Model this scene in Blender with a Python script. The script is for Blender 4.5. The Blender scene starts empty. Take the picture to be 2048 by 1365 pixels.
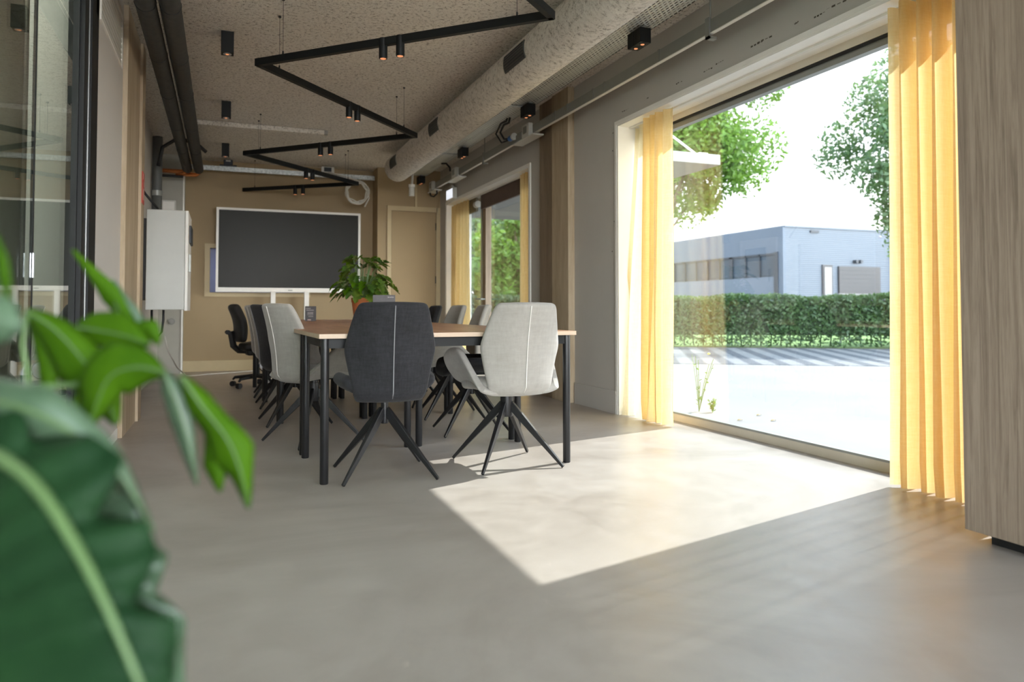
import bpy, bmesh, math, random
from mathutils import Vector, Matrix
PI = math.pi
sc = bpy.context.scene
random.seed(7)

# ---------------------------------------------------------------- camera
F = 1480.0; CAM_H = 0.87; PITCH = math.radians(1.8); HOR = 618.0; VPX = 445.0
PY = HOR - F * math.tan(PITCH)
YAW = math.atan((1024 - VPX) / F * math.cos(PITCH))
cam_d = bpy.data.cameras.new('camera')
cam = bpy.data.objects.new('camera', cam_d)
sc.collection.objects.link(cam)
cam.location = (0, 0, CAM_H)
cam.rotation_euler = (PI / 2 + PITCH, 0, -YAW)
cam_d.sensor_width = 36.0
cam_d.lens = F / 2048 * 36.0
cam_d.shift_y = (PY - 682.5) / 2048
cam_d.clip_start = 0.05
cam_d.clip_end = 400
cam_d.dof.use_dof = True
cam_d.dof.focus_distance = 4.3
cam_d.dof.aperture_fstop = 2.3
sc.camera = cam

# ---------------------------------------------------------------- daylight
SUN_ENERGY = 3.5
SKY = 1.28
BACK_SKY = 8.9
w = bpy.data.worlds.new('sky'); sc.world = w; w.use_nodes = True
nt = w.node_tree; nt.nodes.clear()
o_ = nt.nodes.new('ShaderNodeOutputWorld'); bg = nt.nodes.new('ShaderNodeBackground')
tc = nt.nodes.new('ShaderNodeTexCoord'); sx = nt.nodes.new('ShaderNodeSeparateXYZ')
cr = nt.nodes.new('ShaderNodeValToRGB')
cr.color_ramp.elements[0].position = 0.0; cr.color_ramp.elements[0].color = (1.0, 0.99, 0.97, 1)
cr.color_ramp.elements[1].position = 0.75; cr.color_ramp.elements[1].color = (0.55, 0.74, 1.0, 1)
nt.links.new(tc.outputs['Generated'], sx.inputs[0]); nt.links.new(sx.outputs['Z'], cr.inputs[0])
nt.links.new(cr.outputs[0], bg.inputs['Color']); # bright low hazy sky on the side behind the camera (towards -y), calmer sky over the street
neg = nt.nodes.new('ShaderNodeMath'); neg.operation = 'MULTIPLY'; neg.inputs[1].default_value = -1; nt.links.new(sx.outputs['Y'], neg.inputs[0]); neg.use_clamp = True
inv = nt.nodes.new('ShaderNodeMath'); inv.operation = 'SUBTRACT'; inv.inputs[0].default_value = 1.0; nt.links.new(sx.outputs['Z'], inv.inputs[1]); inv.use_clamp = True
p2 = nt.nodes.new('ShaderNodeMath'); p2.operation = 'POWER'; nt.links.new(inv.outputs[0], p2.inputs[0]); p2.inputs[1].default_value = 2
ml = nt.nodes.new('ShaderNodeMath'); ml.operation = 'MULTIPLY'; nt.links.new(neg.outputs[0], ml.inputs[0]); nt.links.new(p2.outputs[0], ml.inputs[1])
ad = nt.nodes.new('ShaderNodeMath'); ad.operation = 'MULTIPLY_ADD'; nt.links.new(ml.outputs[0], ad.inputs[0]); ad.inputs[1].default_value = BACK_SKY; ad.inputs[2].default_value = SKY
nt.links.new(ad.outputs[0], bg.inputs['Strength'])
nt.links.new(bg.outputs[0], o_.inputs[0])
sun_d = bpy.data.lights.new('sun', 'SUN'); sun_d.energy = SUN_ENERGY; sun_d.angle = 0.0093
sun_d.color = (1.0, 0.985, 0.965)
sun = bpy.data.objects.new('sun', sun_d); sc.collection.objects.link(sun)
sun.location = (20, 6, 20)
sun.rotation_euler = Vector((-2.39, -0.62, -2.28)).to_track_quat('-Z', 'Y').to_euler()

vs = sc.view_settings
sc.display_settings.display_device = 'sRGB'
vs.view_transform = 'Standard'; vs.look = 'None'; vs.gamma = 1.0; vs.use_curve_mapping = False
vs.exposure = 1.44
cy = sc.cycles
cy.max_bounces = 12; cy.diffuse_bounces = 7; cy.glossy_bounces = 4; cy.transmission_bounces = 8
cy.transparent_max_bounces = 24; cy.caustics_reflective = False; cy.caustics_refractive = False
cy.sample_clamp_indirect = 6.0
cy.use_denoising = True

# ---------------------------------------------------------------- pixel helpers
_s, _c = math.sin(YAW), math.cos(YAW)
RT = Vector((_c, -_s, 0)); f0 = Vector((_s, _c, 0))
FW = f0 * math.cos(PITCH) + Vector((0, 0, math.sin(PITCH)))
UPV = -f0 * math.sin(PITCH) + Vector((0, 0, math.cos(PITCH)))
CAMP = Vector((0, 0, CAM_H))
def ray(u, v): return FW + RT * ((u - 1024) / F) - UPV * ((v - PY) / F)
def at(u, v, d): return CAMP + ray(u, v) * d                       # point at axial depth d
def on(u, v, ax, val):
    r = ray(u, v); return CAMP + r * ((val - CAMP[ax]) / r[ax])

# ---------------------------------------------------------------- materials
MATS = {}
class NB:
    def __init__(s, name):
        s.m = bpy.data.materials.new(name); s.m.use_nodes = True
        s.t = s.m.node_tree; s.p = s.t.nodes['Principled BSDF']; s.out = s.t.nodes['Material Output']
        s.tc = None
    def n(s, typ, **kw):
        x = s.t.nodes.new(typ)
        for k, v in kw.items():
            if k in x.inputs: x.inputs[k].default_value = v
            else: setattr(x, k, v)
        return x
    def l(s, a, b): s.t.links.new(a, b)
    def co(s, scale=(1, 1, 1), rot=(0, 0, 0)):
        if s.tc is None: s.tc = s.n('ShaderNodeTexCoord')
        m = s.n('ShaderNodeMapping'); m.inputs['Scale'].default_value = scale; m.inputs['Rotation'].default_value = rot
        s.l(s.tc.outputs['Object'], m.inputs[0]); return m.outputs[0]
    def noise(s, scale, detail=4, rough=.55, co=None, dist=0.0):
        x = s.n('ShaderNodeTexNoise'); x.inputs['Scale'].default_value = scale; x.inputs['Detail'].default_value = detail
        x.inputs['Roughness'].default_value = rough; x.inputs['Distortion'].default_value = dist
        s.l(co if co is not None else s.co(), x.inputs['Vector']); return x.outputs['Fac']
    def ramp(s, fac, stops):
        r = s.n('ShaderNodeValToRGB'); e = r.color_ramp.elements
        while len(e) < len(stops): e.new(0.5)
        for q, (p, c) in zip(e, stops): q.position = p; q.color = (*c, 1)
        s.l(fac, r.inputs[0]); return r.outputs[0]
    def bump(s, h, strength, dist, normal=None):
        b = s.n('ShaderNodeBump'); b.inputs['Strength'].default_value = strength; b.inputs['Distance'].default_value = dist
        s.l(h, b.inputs['Height'])
        if normal is not None: s.l(normal, b.inputs['Normal'])
        s.l(b.outputs[0], s.p.inputs['Normal']); return b.outputs[0]
    def base(s, c): 
        if isinstance(c, tuple): s.p.inputs['Base Color'].default_value = (*c, 1)
        else: s.l(c, s.p.inputs['Base Color'])

def mat(name, col, rough=.5, metal=0.0, var=0.06, scale=8.0, bump=0.0, bdist=.002, bscale=None, spec=None, sheen=0.0):
    b = NB(name); f = b.noise(scale, 4)
    lo = tuple(max(0, x * (1 - var)) for x in col); hi = tuple(min(1, x * (1 + var)) for x in col)
    b.base(b.ramp(f, [(0.3, lo), (0.7, hi)]))
    b.p.inputs['Roughness'].default_value = rough; b.p.inputs['Metallic'].default_value = metal
    if spec is not None: b.p.inputs['Specular IOR Level'].default_value = spec
    if sheen: b.p.inputs['Sheen Weight'].default_value = sheen
    if bump: b.bump(b.noise(bscale or scale * 6, 5), bump, bdist)
    MATS[name] = b.m; return b.m

def plaster(name, c1, c2, c3, scale=70, dist=.012):
    b = NB(name)
    n1 = b.noise(scale, 3, .6, dist=1.2); n2 = b.noise(scale * .45, 4, .6); n3 = b.noise(1.3, 3)
    mx = b.n('ShaderNodeMath', operation='ADD'); b.l(n1, mx.inputs[0]); b.l(n2, mx.inputs[1])
    hm = b.n('ShaderNodeMath', operation='MULTIPLY'); b.l(mx.outputs[0], hm.inputs[0]); hm.inputs[1].default_value = .5
    col = b.ramp(hm.outputs[0], [(.38, c1), (.47, c2), (.62, c3)])
    mixn = b.n('ShaderNodeMixRGB', blend_type='MULTIPLY'); mixn.inputs[0].default_value = .5
    b.l(col, mixn.inputs[1]); b.l(b.ramp(n3, [(.3, (.86, .86, .86)), (.7, (1, 1, 1))]), mixn.inputs[2])
    b.base(mixn.outputs[0]); b.p.inputs['Roughness'].default_value = .95
    b.bump(hm.outputs[0], .95, dist); MATS[name] = b.m; return b.m

M_ceil = plaster('sprayed_plaster', (.30, .265, .22), (.80, .755, .68), (.88, .845, .775), 85, .018)
M_duct = plaster('duct_spray', (.32, .29, .245), (.66, .62, .555), (.76, .72, .65), 62, .014)

def floor_mat():
    b = NB('polished_microcement')
    n1 = b.noise(.9, 6, .6, dist=1.6); n2 = b.noise(6, 5, .6, dist=.8)
    c1 = b.ramp(n1, [(.3, (.320, .284, .248)), (.52, (.390, .354, .316)), (.75, (.44, .408, .37))])
    c2 = b.ramp(n2, [(.3, (.88, .87, .86)), (.7, (1, 1, 1))])
    mx = b.n('ShaderNodeMixRGB', blend_type='MULTIPLY'); mx.inputs[0].default_value = 1; b.l(c1, mx.inputs[1]); b.l(c2, mx.inputs[2])
    # pale trowel scuffs
    n3 = b.noise(3.2, 8, .7, co=b.co((1, .55, 1), (0, 0, .6)), dist=2.5)
    sc_ = b.ramp(n3, [(.66, (0, 0, 0)), (.74, (.5, .5, .5))])
    m2 = b.n('ShaderNodeMixRGB', blend_type='MIX'); b.l(sc_, m2.inputs[0]); b.l(mx.outputs[0], m2.inputs[1]); m2.inputs[2].default_value = (.5, .45, .40, 1)
    b.base(m2.outputs[0])
    r = b.ramp(n2, [(.3, (.30, .30, .30)), (.7, (.42, .42, .42))]); b.l(r, b.p.inputs['Roughness'])
    b.p.inputs['Specular IOR Level'].default_value = .45
    b.bump(b.noise(3, 5, .5), .12, .004)
    MATS['floor'] = b.m; return b.m
M_floor = floor_mat()

def wood(name, c1, c2, c3, axis=2, scale=9.0, rough=.45, stretch=.06, dist=2.0, planks=None):
    b = NB(name); s = [1, 1, 1]; s[axis] = stretch
    co = b.co(tuple(s)); n = b.noise(scale, 6, .6, co=co, dist=dist)
    n2 = b.noise(scale * 9, 3, .6, co=co)
    m = b.n('ShaderNodeMath', operation='MULTIPLY_ADD'); b.l(n2, m.inputs[0]); m.inputs[1].default_value = .35; b.l(n, m.inputs[2])
    col = b.ramp(m.outputs[0], [(.48, c1), (.66, c2), (.82, c3)])
    if planks:
        v = b.n('ShaderNodeTexVoronoi', feature='F1'); v.inputs['Scale'].default_value = 1
        b.l(b.co(planks), v.inputs['Vector'])
        m3 = b.n('ShaderNodeMixRGB', blend_type='MULTIPLY'); m3.inputs[0].default_value = .6
        b.l(col, m3.inputs[1]); b.l(b.ramp(v.outputs['Color'], [(0, (.72, .66, .62)), (1, (1, 1, 1))]), m3.inputs[2]); col = m3.outputs[0]
    b.base(col); b.p.inputs['Roughness'].default_value = rough
    b.bump(n2, .15, .001); MATS[name] = b.m; return b.m
M_cab = wood('grey_elm_laminate', (.18, .135, .10), (.27, .208, .158), (.34, .268, .207), 2, 60, .42, .03, 1.0)
M_top = wood('walnut_laminate', (.30, .15, .085), (.42, .225, .135), (.55, .33, .21), 1, 14, .30, .07, .6, planks=(11, .9, 1))
M_edge = mat('pale_edge_band', (.52, .40, .29), .5)
M_post = wood('pale_timber', (.33, .25, .155), (.42, .33, .22), (.50, .41, .29), 2, 6, .6, .1, .8)
M_post2 = wood('brown_timber', (.17, .125, .08), (.23, .17, .115), (.29, .22, .15), 2, 6, .6, .1, .8)
M_wallR = mat('grey_wall_paint', (.52, .50, .465), .75, var=.03, scale=2, bump=.15, bdist=.002, bscale=90)
M_wallL = mat('white_wall_paint', (.56, .53, .49), .7, var=.02, scale=2, bump=.1, bdist=.002, bscale=90)
M_beige = mat('ochre_wall_paint', (.37, .275, .155), .7, var=.03, scale=2, bump=.15, bdist=.002, bscale=90)
M_beige2 = mat('ochre_trim_paint', (.52, .42, .25), .55, var=.03)
M_pier = mat('pier_paint', (.40, .39, .34), .7, var=.03)
M_white = mat('white_trim_paint', (.88, .865, .82), .5, var=.02)
M_lightframe = mat('cream_frame', (.66, .60, .50), .5, var=.03)
M_greyal = mat('grey_aluminium', (.30, .31, .29), .4, .3, var=.05)
M_black = mat('black_powder_coat', (.005, .006, .006), .55, .0, var=.1, spec=.3)
M_blackl = mat('black_steel_leg', (.010, .010, .011), .38, .1, var=.1)
M_blackp = mat('black_plastic', (.010, .010, .011), .55, var=.1)
M_dgrey = mat('charcoal_foam', (.045, .046, .043), .8, var=.2, scale=20, bump=.3, bscale=60)
M_galv = mat('galvanised_steel', (.42, .44, .43), .42, .75, var=.35, scale=35)
M_copper = mat('copper_pipe', (.80, .30, .11), .25, 1.0, var=.15)
M_whitep = mat('white_plastic', (.62, .62, .58), .4, var=.03)
M_cable = mat('pale_cable', (.60, .58, .52), .5, var=.05)
M_trunk = mat('grey_trunking', (.27, .275, .25), .5, .1, var=.04)
M_trunkl = mat('light_trunk_lip', (.78, .76, .70), .4, var=.03)
M_terra = mat('terracotta', (.50, .17, .06), .75, var=.12, scale=9, bump=.15)
M_soil = mat('potting_soil', (.04, .027, .018), 1.0, var=.4, scale=40, bump=.8, bscale=60)
M_red = mat('red_sign_paint', (.50, .05, .03), .5)
M_blue = mat('blue_plastic', (.02, .12, .42), .4)
M_card = mat('dark_card', (.035, .03, .032), .5, var=.25, scale=30)
M_brown = mat('brown_blind_fabric', (.11, .075, .06), .8, var=.1)
M_silver = mat('silver_paint', (.55, .57, .60), .3, .5)
M_green = mat('green_label', (.02, .16, .09), .5)
M_cabinet = mat('white_enclosure', (.52, .53, .50), .45, var=.02)

def fabric(name, c1, c2, scale, rough, bump, sheen):
    b = NB(name)
    w1 = b.noise(scale, 4, .7, co=b.co((1, 1, .18))); w2 = b.noise(scale, 4, .7, co=b.co((.18, .18, 1)))
    m = b.n('ShaderNodeMath', operation='ADD'); b.l(w1, m.inputs[0]); b.l(w2, m.inputs[1])
    h = b.n('ShaderNodeMath', operation='MULTIPLY'); b.l(m.outputs[0], h.inputs[0]); h.inputs[1].default_value = .5
    big = b.noise(5, 4)
    a = b.n('ShaderNodeMath', operation='MULTIPLY_ADD'); b.l(big, a.inputs[0]); a.inputs[1].default_value = .5; b.l(h.outputs[0], a.inputs[2])
    b.base(b.ramp(a.outputs[0], [(.55, c1), (.95, c2)])); b.p.inputs['Roughness'].default_value = rough
    b.p.inputs['Sheen Weight'].default_value = sheen; b.p.inputs['Sheen Roughness'].default_value = .45
    b.bump(h.outputs[0], bump, .002); MATS[name] = b.m; return b.m
M_dark = fabric('charcoal_chenille', (.003, .003, .004), (.020, .020, .024), 90, .9, .5, .06)
M_light = fabric('pale_grey_velvet', (.26, .247, .222), (.335, .32, .292), 60, .85, .12, .25)
M_pipel = mat('pale_piping', (.66, .64, .60), .6)
M_piped = mat('grey_piping', (.22, .22, .23), .6)

def glass(name, tint=(1, 1, 1), refl=.9, ior=1.5):
    b = NB(name); b.t.nodes.remove(b.p)
    tr = b.n('ShaderNodeBsdfTransparent'); tr.inputs[0].default_value = (*tint, 1)
    gl = b.n('ShaderNodeBsdfGlossy'); gl.inputs['Roughness'].default_value = .0; gl.inputs[0].default_value = (refl, refl, refl, 1)
    lw = b.n('ShaderNodeLayerWeight'); lw.inputs['Blend'].default_value = .5
    pw = b.n('ShaderNodeMath', operation='POWER'); b.l(lw.outputs['Facing'], pw.inputs[0]); pw.inputs[1].default_value = 5
    f0_ = ((ior - 1) / (ior + 1)) ** 2
    fr = b.n('ShaderNodeMath', operation='MULTIPLY_ADD'); b.l(pw.outputs[0], fr.inputs[0]); fr.inputs[1].default_value = 1 - f0_; fr.inputs[2].default_value = f0_
    mx = b.n('ShaderNodeMixShader'); b.l(fr.outputs[0], mx.inputs[0]); b.l(tr.outputs[0], mx.inputs[1]); b.l(gl.outputs[0], mx.inputs[2])
    b.l(mx.outputs[0], b.out.inputs[0]); return b.m
M_glass = glass('window_glass', (.97, .985, .975), 1.0, 1.75)
M_glassp = glass('partition_glass', (.88, .93, .89), 1.0, 1.9)

def curtain_mat(name, c1, c2, tr):
    b = NB(name); b.t.nodes.remove(b.p)
    f = b.noise(120, 3, .7, co=b.co((1, 1, .12))); g = b.noise(120, 3, .7, co=b.co((.12, .12, 1)))
    m = b.n('ShaderNodeMath', operation='ADD'); b.l(f, m.inputs[0]); b.l(g, m.inputs[1])
    h = b.n('ShaderNodeMath', operation='MULTIPLY'); b.l(m.outputs[0], h.inputs[0]); h.inputs[1].default_value = .5
    col = b.ramp(h.outputs[0], [(.4, c1), (.62, c2)])
    d = b.n('ShaderNodeBsdfDiffuse'); t = b.n('ShaderNodeBsdfTranslucent'); b.l(col, d.inputs[0]); b.l(col, t.inputs[0])
    mx = b.n('ShaderNodeMixShader'); mx.inputs[0].default_value = tr; b.l(d.outputs[0], mx.inputs[1]); b.l(t.outputs[0], mx.inputs[2])
    ts = b.n('ShaderNodeBsdfTransparent'); m2 = b.n('ShaderNodeMixShader'); m2.inputs[0].default_value = .06
    b.l(mx.outputs[0], m2.inputs[1]); b.l(ts.outputs[0], m2.inputs[2]); b.l(m2.outputs[0], b.out.inputs[0]); return b.m
M_curt = curtain_mat('yellow_linen', (.90, .69, .33), (.94, .75, .40), .62)
M_curtp = curtain_mat('pale_linen', (.90, .78, .50), (.94, .83, .57), .6)

def leafmat(name, c1, c2, rough=.35, scale=6, tr=.35, c3=None):
    b = NB(name)
    st = [(.35, c1), (.65, c2)] + ([(.78, c3)] if c3 else [])
    col = b.ramp(b.noise(scale, 4, .6), st); b.base(col)
    b.p.inputs['Roughness'].default_value = rough
    t = b.n('ShaderNodeBsdfTranslucent'); g = b.n('ShaderNodeMixRGB', blend_type='MIX'); g.inputs[0].default_value = .30
    b.l(col, g.inputs[1]); g.inputs[2].default_value = (.30, .55, .02, 1); b.l(g.outputs[0], t.inputs[0])
    mx = b.n('ShaderNodeMixShader'); mx.inputs[0].default_value = tr
    b.l(b.p.outputs[0], mx.inputs[1]); b.l(t.outputs[0], mx.inputs[2]); b.l(mx.outputs[0], b.out.inputs[0])
    if rough > .6: b.p.inputs['Specular IOR Level'].default_value = .15
    MATS[name] = b.m; return b.m
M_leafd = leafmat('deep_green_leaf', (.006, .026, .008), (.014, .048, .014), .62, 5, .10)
M_leafg = leafmat('grey_green_leaf', (.045, .085, .045), (.09, .145, .085), .30, 7, .12)
M_leafb = leafmat('fresh_green_leaf', (.045, .125, .002), (.08, .19, .004), .65, 8, .45)
M_leafv = leafmat('variegated_leaf', (.04, .10, .012), (.13, .20, .025), .4, 16, .35, (.38, .38, .08))
M_rib = mat('pale_midrib', (.10, .17, .06), .45)
M_stem = mat('green_stem', (.10, .18, .05), .5)
M_tree1 = leafmat('tree_leaf_fresh', (.05, .12, .02), (.13, .24, .04), .5, 1.2, .4)
M_tree2 = leafmat('tree_leaf_blue', (.05, .10, .05), (.10, .17, .09), .5, 1.2, .35)
M_hedge = leafmat('hedge_leaf', (.030, .065, .028), (.075, .135, .055), .5, 2.0, .3)
M_hedgecore = mat('hedge_twigs', (.018, .035, .014), 1.0, var=.4)
M_bark = mat('bark', (.10, .08, .055), .9, var=.3, bump=.5)
M_bld = None
def clad(name, c, per):
    b = NB(name); wv = b.n('ShaderNodeTexWave', wave_type='BANDS', bands_direction='Z'); wv.inputs['Scale'].default_value = per
    b.l(b.co(), wv.inputs['Vector'])
    b.base(b.ramp(wv.outputs['Fac'], [(0, tuple(x * .90 for x in c)), (.35, c), (1, tuple(x * 1.04 for x in c))]))
    b.p.inputs['Roughness'].default_value = .5; b.bump(wv.outputs['Fac'], .6, .03); return b.m
M_clad = clad('ribbed_metal_cladding', (.092, .112, .138), 2.4)
M_clad2 = clad('ribbed_dark_cladding', (.02, .033, .055), 1.0)
M_fascia = mat('flat_blue_grey_panel', (.06, .085, .12), .5, var=.03, scale=.4)
M_bpanel = mat('recess_panel', (.09, .115, .15), .5, var=.04, scale=.4)
M_bglass = mat('dark_reflective_glazing', (.014, .030, .048), .45, .0, var=.3, scale=.5)
M_bframe = mat('dark_window_frame', (.018, .024, .033), .5)
M_garage = mat('grey_sectional_door', (.026, .026, .030), .5, var=.03)
M_pave = mat('pale_concrete_paving', (.21, .205, .197), .9, var=.1, scale=.8, bump=.3, bscale=12)
M_lawn = mat('lawn', (.12, .22, .04), .9, var=.35, scale=3, bump=.5)
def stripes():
    b = NB('dark_pale_stripes'); wv = b.n('ShaderNodeTexWave', wave_type='BANDS', bands_direction='X'); wv.inputs['Scale'].default_value = .72
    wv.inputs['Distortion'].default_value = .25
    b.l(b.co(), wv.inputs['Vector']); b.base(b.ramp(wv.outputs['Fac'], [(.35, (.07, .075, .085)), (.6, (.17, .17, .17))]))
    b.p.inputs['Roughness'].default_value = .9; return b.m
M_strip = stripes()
def emis(name, c, s, basec=(.8, .8, .8)):
    b = NB(name); b.base(basec); b.p.inputs['Emission Color'].default_value = (*c, 1); b.p.inputs['Emission Strength'].default_value = s; return b.m
M_bulb = emis('warm_lamp', (1, .36, .14), .30, (.3, .2, .15))
M_exit = emis('lit_sign_face', (.85, .9, 1.0), .33)
M_screen = mat('dark_screen', (.010, .0095, .006), .40, var=.05, spec=.2)
M_frost = None
def frost():
    b = NB('frosted_pane'); b.base((.55, .58, .75)); b.p.inputs['Roughness'].default_value = .6
    t = b.n('ShaderNodeBsdfTranslucent'); t.inputs[0].default_value = (.36, .38, .50, 1)
    mx = b.n('ShaderNodeMixShader'); mx.inputs[0].default_value = .6
    b.l(b.p.outputs[0], mx.inputs[1]); b.l(t.outputs[0], mx.inputs[2]); b.l(mx.outputs[0], b.out.inputs[0]); return b.m
M_frost = frost()
def perf():
    b = NB('perforated_galvanised')
    # slots as real holes: transparent where the slot mask is on
    m = b.co((1, 1, 1)); br = b.n('ShaderNodeTexBrick'); br.inputs['Scale'].default_value = 1
    br.inputs['Brick Width'].default_value = .05; br.inputs['Row Height'].default_value = .024; br.inputs['Mortar Size'].default_value = .0085
    br.inputs['Color1'].default_value = (0, 0, 0, 1); br.inputs['Color2'].default_value = (0, 0, 0, 1); br.inputs['Mortar'].default_value = (1, 1, 1, 1)
    sp = b.n('ShaderNodeSeparateXYZ'); b.l(m, sp.inputs[0]); cb = b.n('ShaderNodeCombineXYZ'); b.l(sp.outputs['Y'], cb.inputs['X']); b.l(sp.outputs['X'], cb.inputs['Y'])
    b.l(cb.outputs[0], br.inputs['Vector'])
    b.base((.66, .68, .64)); b.p.inputs['Metallic'].default_value = .3; b.p.inputs['Roughness'].default_value = .4
    ts = b.n('ShaderNodeBsdfTransparent'); mx = b.n('ShaderNodeMixShader'); b.l(br.outputs['Color'], mx.inputs[0])
    b.l(ts.outputs[0], mx.inputs[1]); b.l(b.p.outputs[0], mx.inputs[2]); b.l(mx.outputs[0], b.out.inputs[0]); return b.m
M_perf = perf()

# ---------------------------------------------------------------- mesh builder
class MB:
    def __init__(s): s.v = []; s.f = []; s.mi = []
    def add(s, vs_, fs, mi=0):
        o = len(s.v); s.v += [tuple(v) for v in vs_]; s.f += [tuple(i + o for i in f) for f in fs]; s.mi += [mi] * len(fs); return s
    def box(s, a, b, mi=0, bev=0.0, rot=None, piv=None):
        (x0, y0, z0), (x1, y1, z1) = a, b
        if x0 > x1: x0, x1 = x1, x0
        if y0 > y1: y0, y1 = y1, y0
        if z0 > z1: z0, z1 = z1, z0
        if bev <= 0:
            vs_ = [(x0, y0, z0), (x1, y0, z0), (x1, y1, z0), (x0, y1, z0), (x0, y0, z1), (x1, y0, z1), (x1, y1, z1), (x0, y1, z1)]
            fs = [(0, 3, 2, 1), (4, 5, 6, 7), (0, 1, 5, 4), (1, 2, 6, 5), (2, 3, 7, 6), (3, 0, 4, 7)]
        else:
            bm = bmesh.new(); bmesh.ops.create_cube(bm, size=1)
            for v in bm.verts: v.co = Vector(((x0 + x1) / 2 + v.co.x * (x1 - x0), (y0 + y1) / 2 + v.co.y * (y1 - y0), (z0 + z1) / 2 + v.co.z * (z1 - z0)))
            bmesh.ops.bevel(bm, geom=bm.edges[:], offset=bev, segments=2, affect='EDGES', profile=.5)
            bm.verts.index_update(); vs_ = [v.co[:] for v in bm.verts]; fs = [tuple(v.index for v in f.verts) for f in bm.faces]; bm.free()
        if rot is not None:
            p = Vector(piv); vs_ = [tuple(p + rot @ (Vector(v) - p)) for v in vs_]
        return s.add(vs_, fs, mi)
    def tube(s, pts, r, n=12, mi=0, cap=True, flat=1.0):
        pts = [Vector(p) for p in pts]; rs = r if isinstance(r, (list, tuple)) else [r] * len(pts)
        vs_ = []; fs = []; prev = None
        for i, p in enumerate(pts):
            d = (pts[min(i + 1, len(pts) - 1)] - pts[max(i - 1, 0)]).normalized()
            if prev is None:
                a = Vector((0, 0, 1)) if abs(d.z) < .9 else Vector((1, 0, 0)); x = d.cross(a).normalized()
            else:
                x = (prev - d * prev.dot(d)).normalized()
            prev = x; y = d.cross(x)
            for k in range(n):
                t = 2 * PI * k / n; vs_.append(p + x * math.cos(t) * rs[i] + y * math.sin(t) * rs[i] * flat)
        for i in range(len(pts) - 1):
            for k in range(n):
                a = i * n + k; b = i * n + (k + 1) % n; fs.append((a, b, b + n, a + n))
        if cap: fs.append(tuple(range(n - 1, -1, -1))); fs.append(tuple(range((len(pts) - 1) * n, len(pts) * n)))
        return s.add(vs_, fs, mi)
    def lathe(s, prof, n=24, c=(0, 0, 0), mi=0, cap=True):
        vs_ = []; fs = []
        for r, z in prof:
            for k in range(n): t = 2 * PI * k / n; vs_.append((c[0] + r * math.cos(t), c[1] + r * math.sin(t), c[2] + z))
        for i in range(len(prof) - 1):
            for k in range(n): a = i * n + k; b = i * n + (k + 1) % n; fs.append((a, b, b + n, a + n))
        if cap: fs.append(tuple(range(n - 1, -1, -1))); fs.append(tuple(range((len(prof) - 1) * n, len(prof) * n)))
        return s.add(vs_, fs, mi)
    def grid(s, fn, nu, nv, mi=0):
        vs_ = [fn(i / nu, j / nv) for j in range(nv + 1) for i in range(nu + 1)]
        fs = [(j * (nu + 1) + i, j * (nu + 1) + i + 1, (j + 1) * (nu + 1) + i + 1, (j + 1) * (nu + 1) + i) for j in range(nv) for i in range(nu)]
        return s.add(vs_, fs, mi)
    def prism(s, poly, ax, a, b, mi=0):
        """polygon in the two other axes, extruded along axis ax from a to b"""
        n = len(poly); vs_ = []
        for t in (a, b):
            for p in poly:
                q = list(p); q.insert(ax, t); vs_.append(tuple(q))
        fs = [tuple(range(n - 1, -1, -1)), tuple(range(n, 2 * n))] + [(i, (i + 1) % n, (i + 1) % n + n, i + n) for i in range(n)]
        return s.add(vs_, fs, mi)
    def build(s, name, m, parent=None, smooth=False, loc=None, subsurf=0, solid=0.0, bevel=0.0, soff=0.0):
        me = bpy.data.meshes.new(name); me.from_pydata(s.v, [], s.f); me.update()
        bm = bmesh.new(); bm.from_mesh(me); bmesh.ops.recalc_face_normals(bm, faces=bm.faces) if solid == 0 and subsurf == 0 or True else None
        bm.to_mesh(me); bm.free()
        ms = m if isinstance(m, (list, tuple)) else [m]
        for x in ms: me.materials.append(x)
        me.polygons.foreach_set('material_index', s.mi)
        if smooth: me.polygons.foreach_set('use_smooth', [True] * len(me.polygons))
        me.update()
        ob = bpy.data.objects.new(name, me); sc.collection.objects.link(ob)
        if parent: ob.parent = parent
        if loc: ob.location = loc
        if solid: q = ob.modifiers.new('thickness', 'SOLIDIFY'); q.thickness = solid; q.offset = soff
        if bevel: q = ob.modifiers.new('bevel', 'BEVEL'); q.width = bevel; q.segments = 2; q.limit_method = 'ANGLE'
        if subsurf: q = ob.modifiers.new('smooth', 'SUBSURF'); q.levels = subsurf; q.render_levels = subsurf
        if smooth and not subsurf:
            try: me.shade_auto = None
            except Exception: pass
        return ob

def autosmooth(ob, ang=40):
    me = ob.data; bm = bmesh.new(); bm.from_mesh(me)
    for e in bm.edges:
        if len(e.link_faces) == 2 and e.calc_face_angle(0) > math.radians(ang): e.smooth = False
    for f in bm.faces: f.smooth = True
    bm.to_mesh(me); bm.free(); return ob
def tag(o, label=None, cat=None, group=None, kind=None):
    if label: o['label'] = label
    if cat: o['category'] = cat
    if group: o['group'] = group
    if kind: o['kind'] = kind
    return o
def thing(name, loc, label, cat, rz=0.0, group=None):
    o = bpy.data.objects.new(name, None); sc.collection.objects.link(o); o.empty_display_size = .1
    o.location = loc; o.rotation_euler = (0, 0, rz); return tag(o, label, cat, group)
def struct(o, label=None): o['kind'] = 'structure'; return tag(o, label) if label else o
def kids(o): return [c for c in bpy.data.objects if c.parent == o]
def dup(o, loc=None, rz=None, parent=None):
    c = o.copy(); sc.collection.objects.link(c)
    if parent is not None: c.parent = parent
    for k in kids(o): dup(k, parent=c)
    if loc is not None: c.location = loc
    if rz is not None: c.rotation_euler = (0, 0, rz)
    return c
def B(a, b, name, m, parent=None, bev=0.0):
    return MB().box(a, b, bev=bev).build(name, m, parent)

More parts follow.
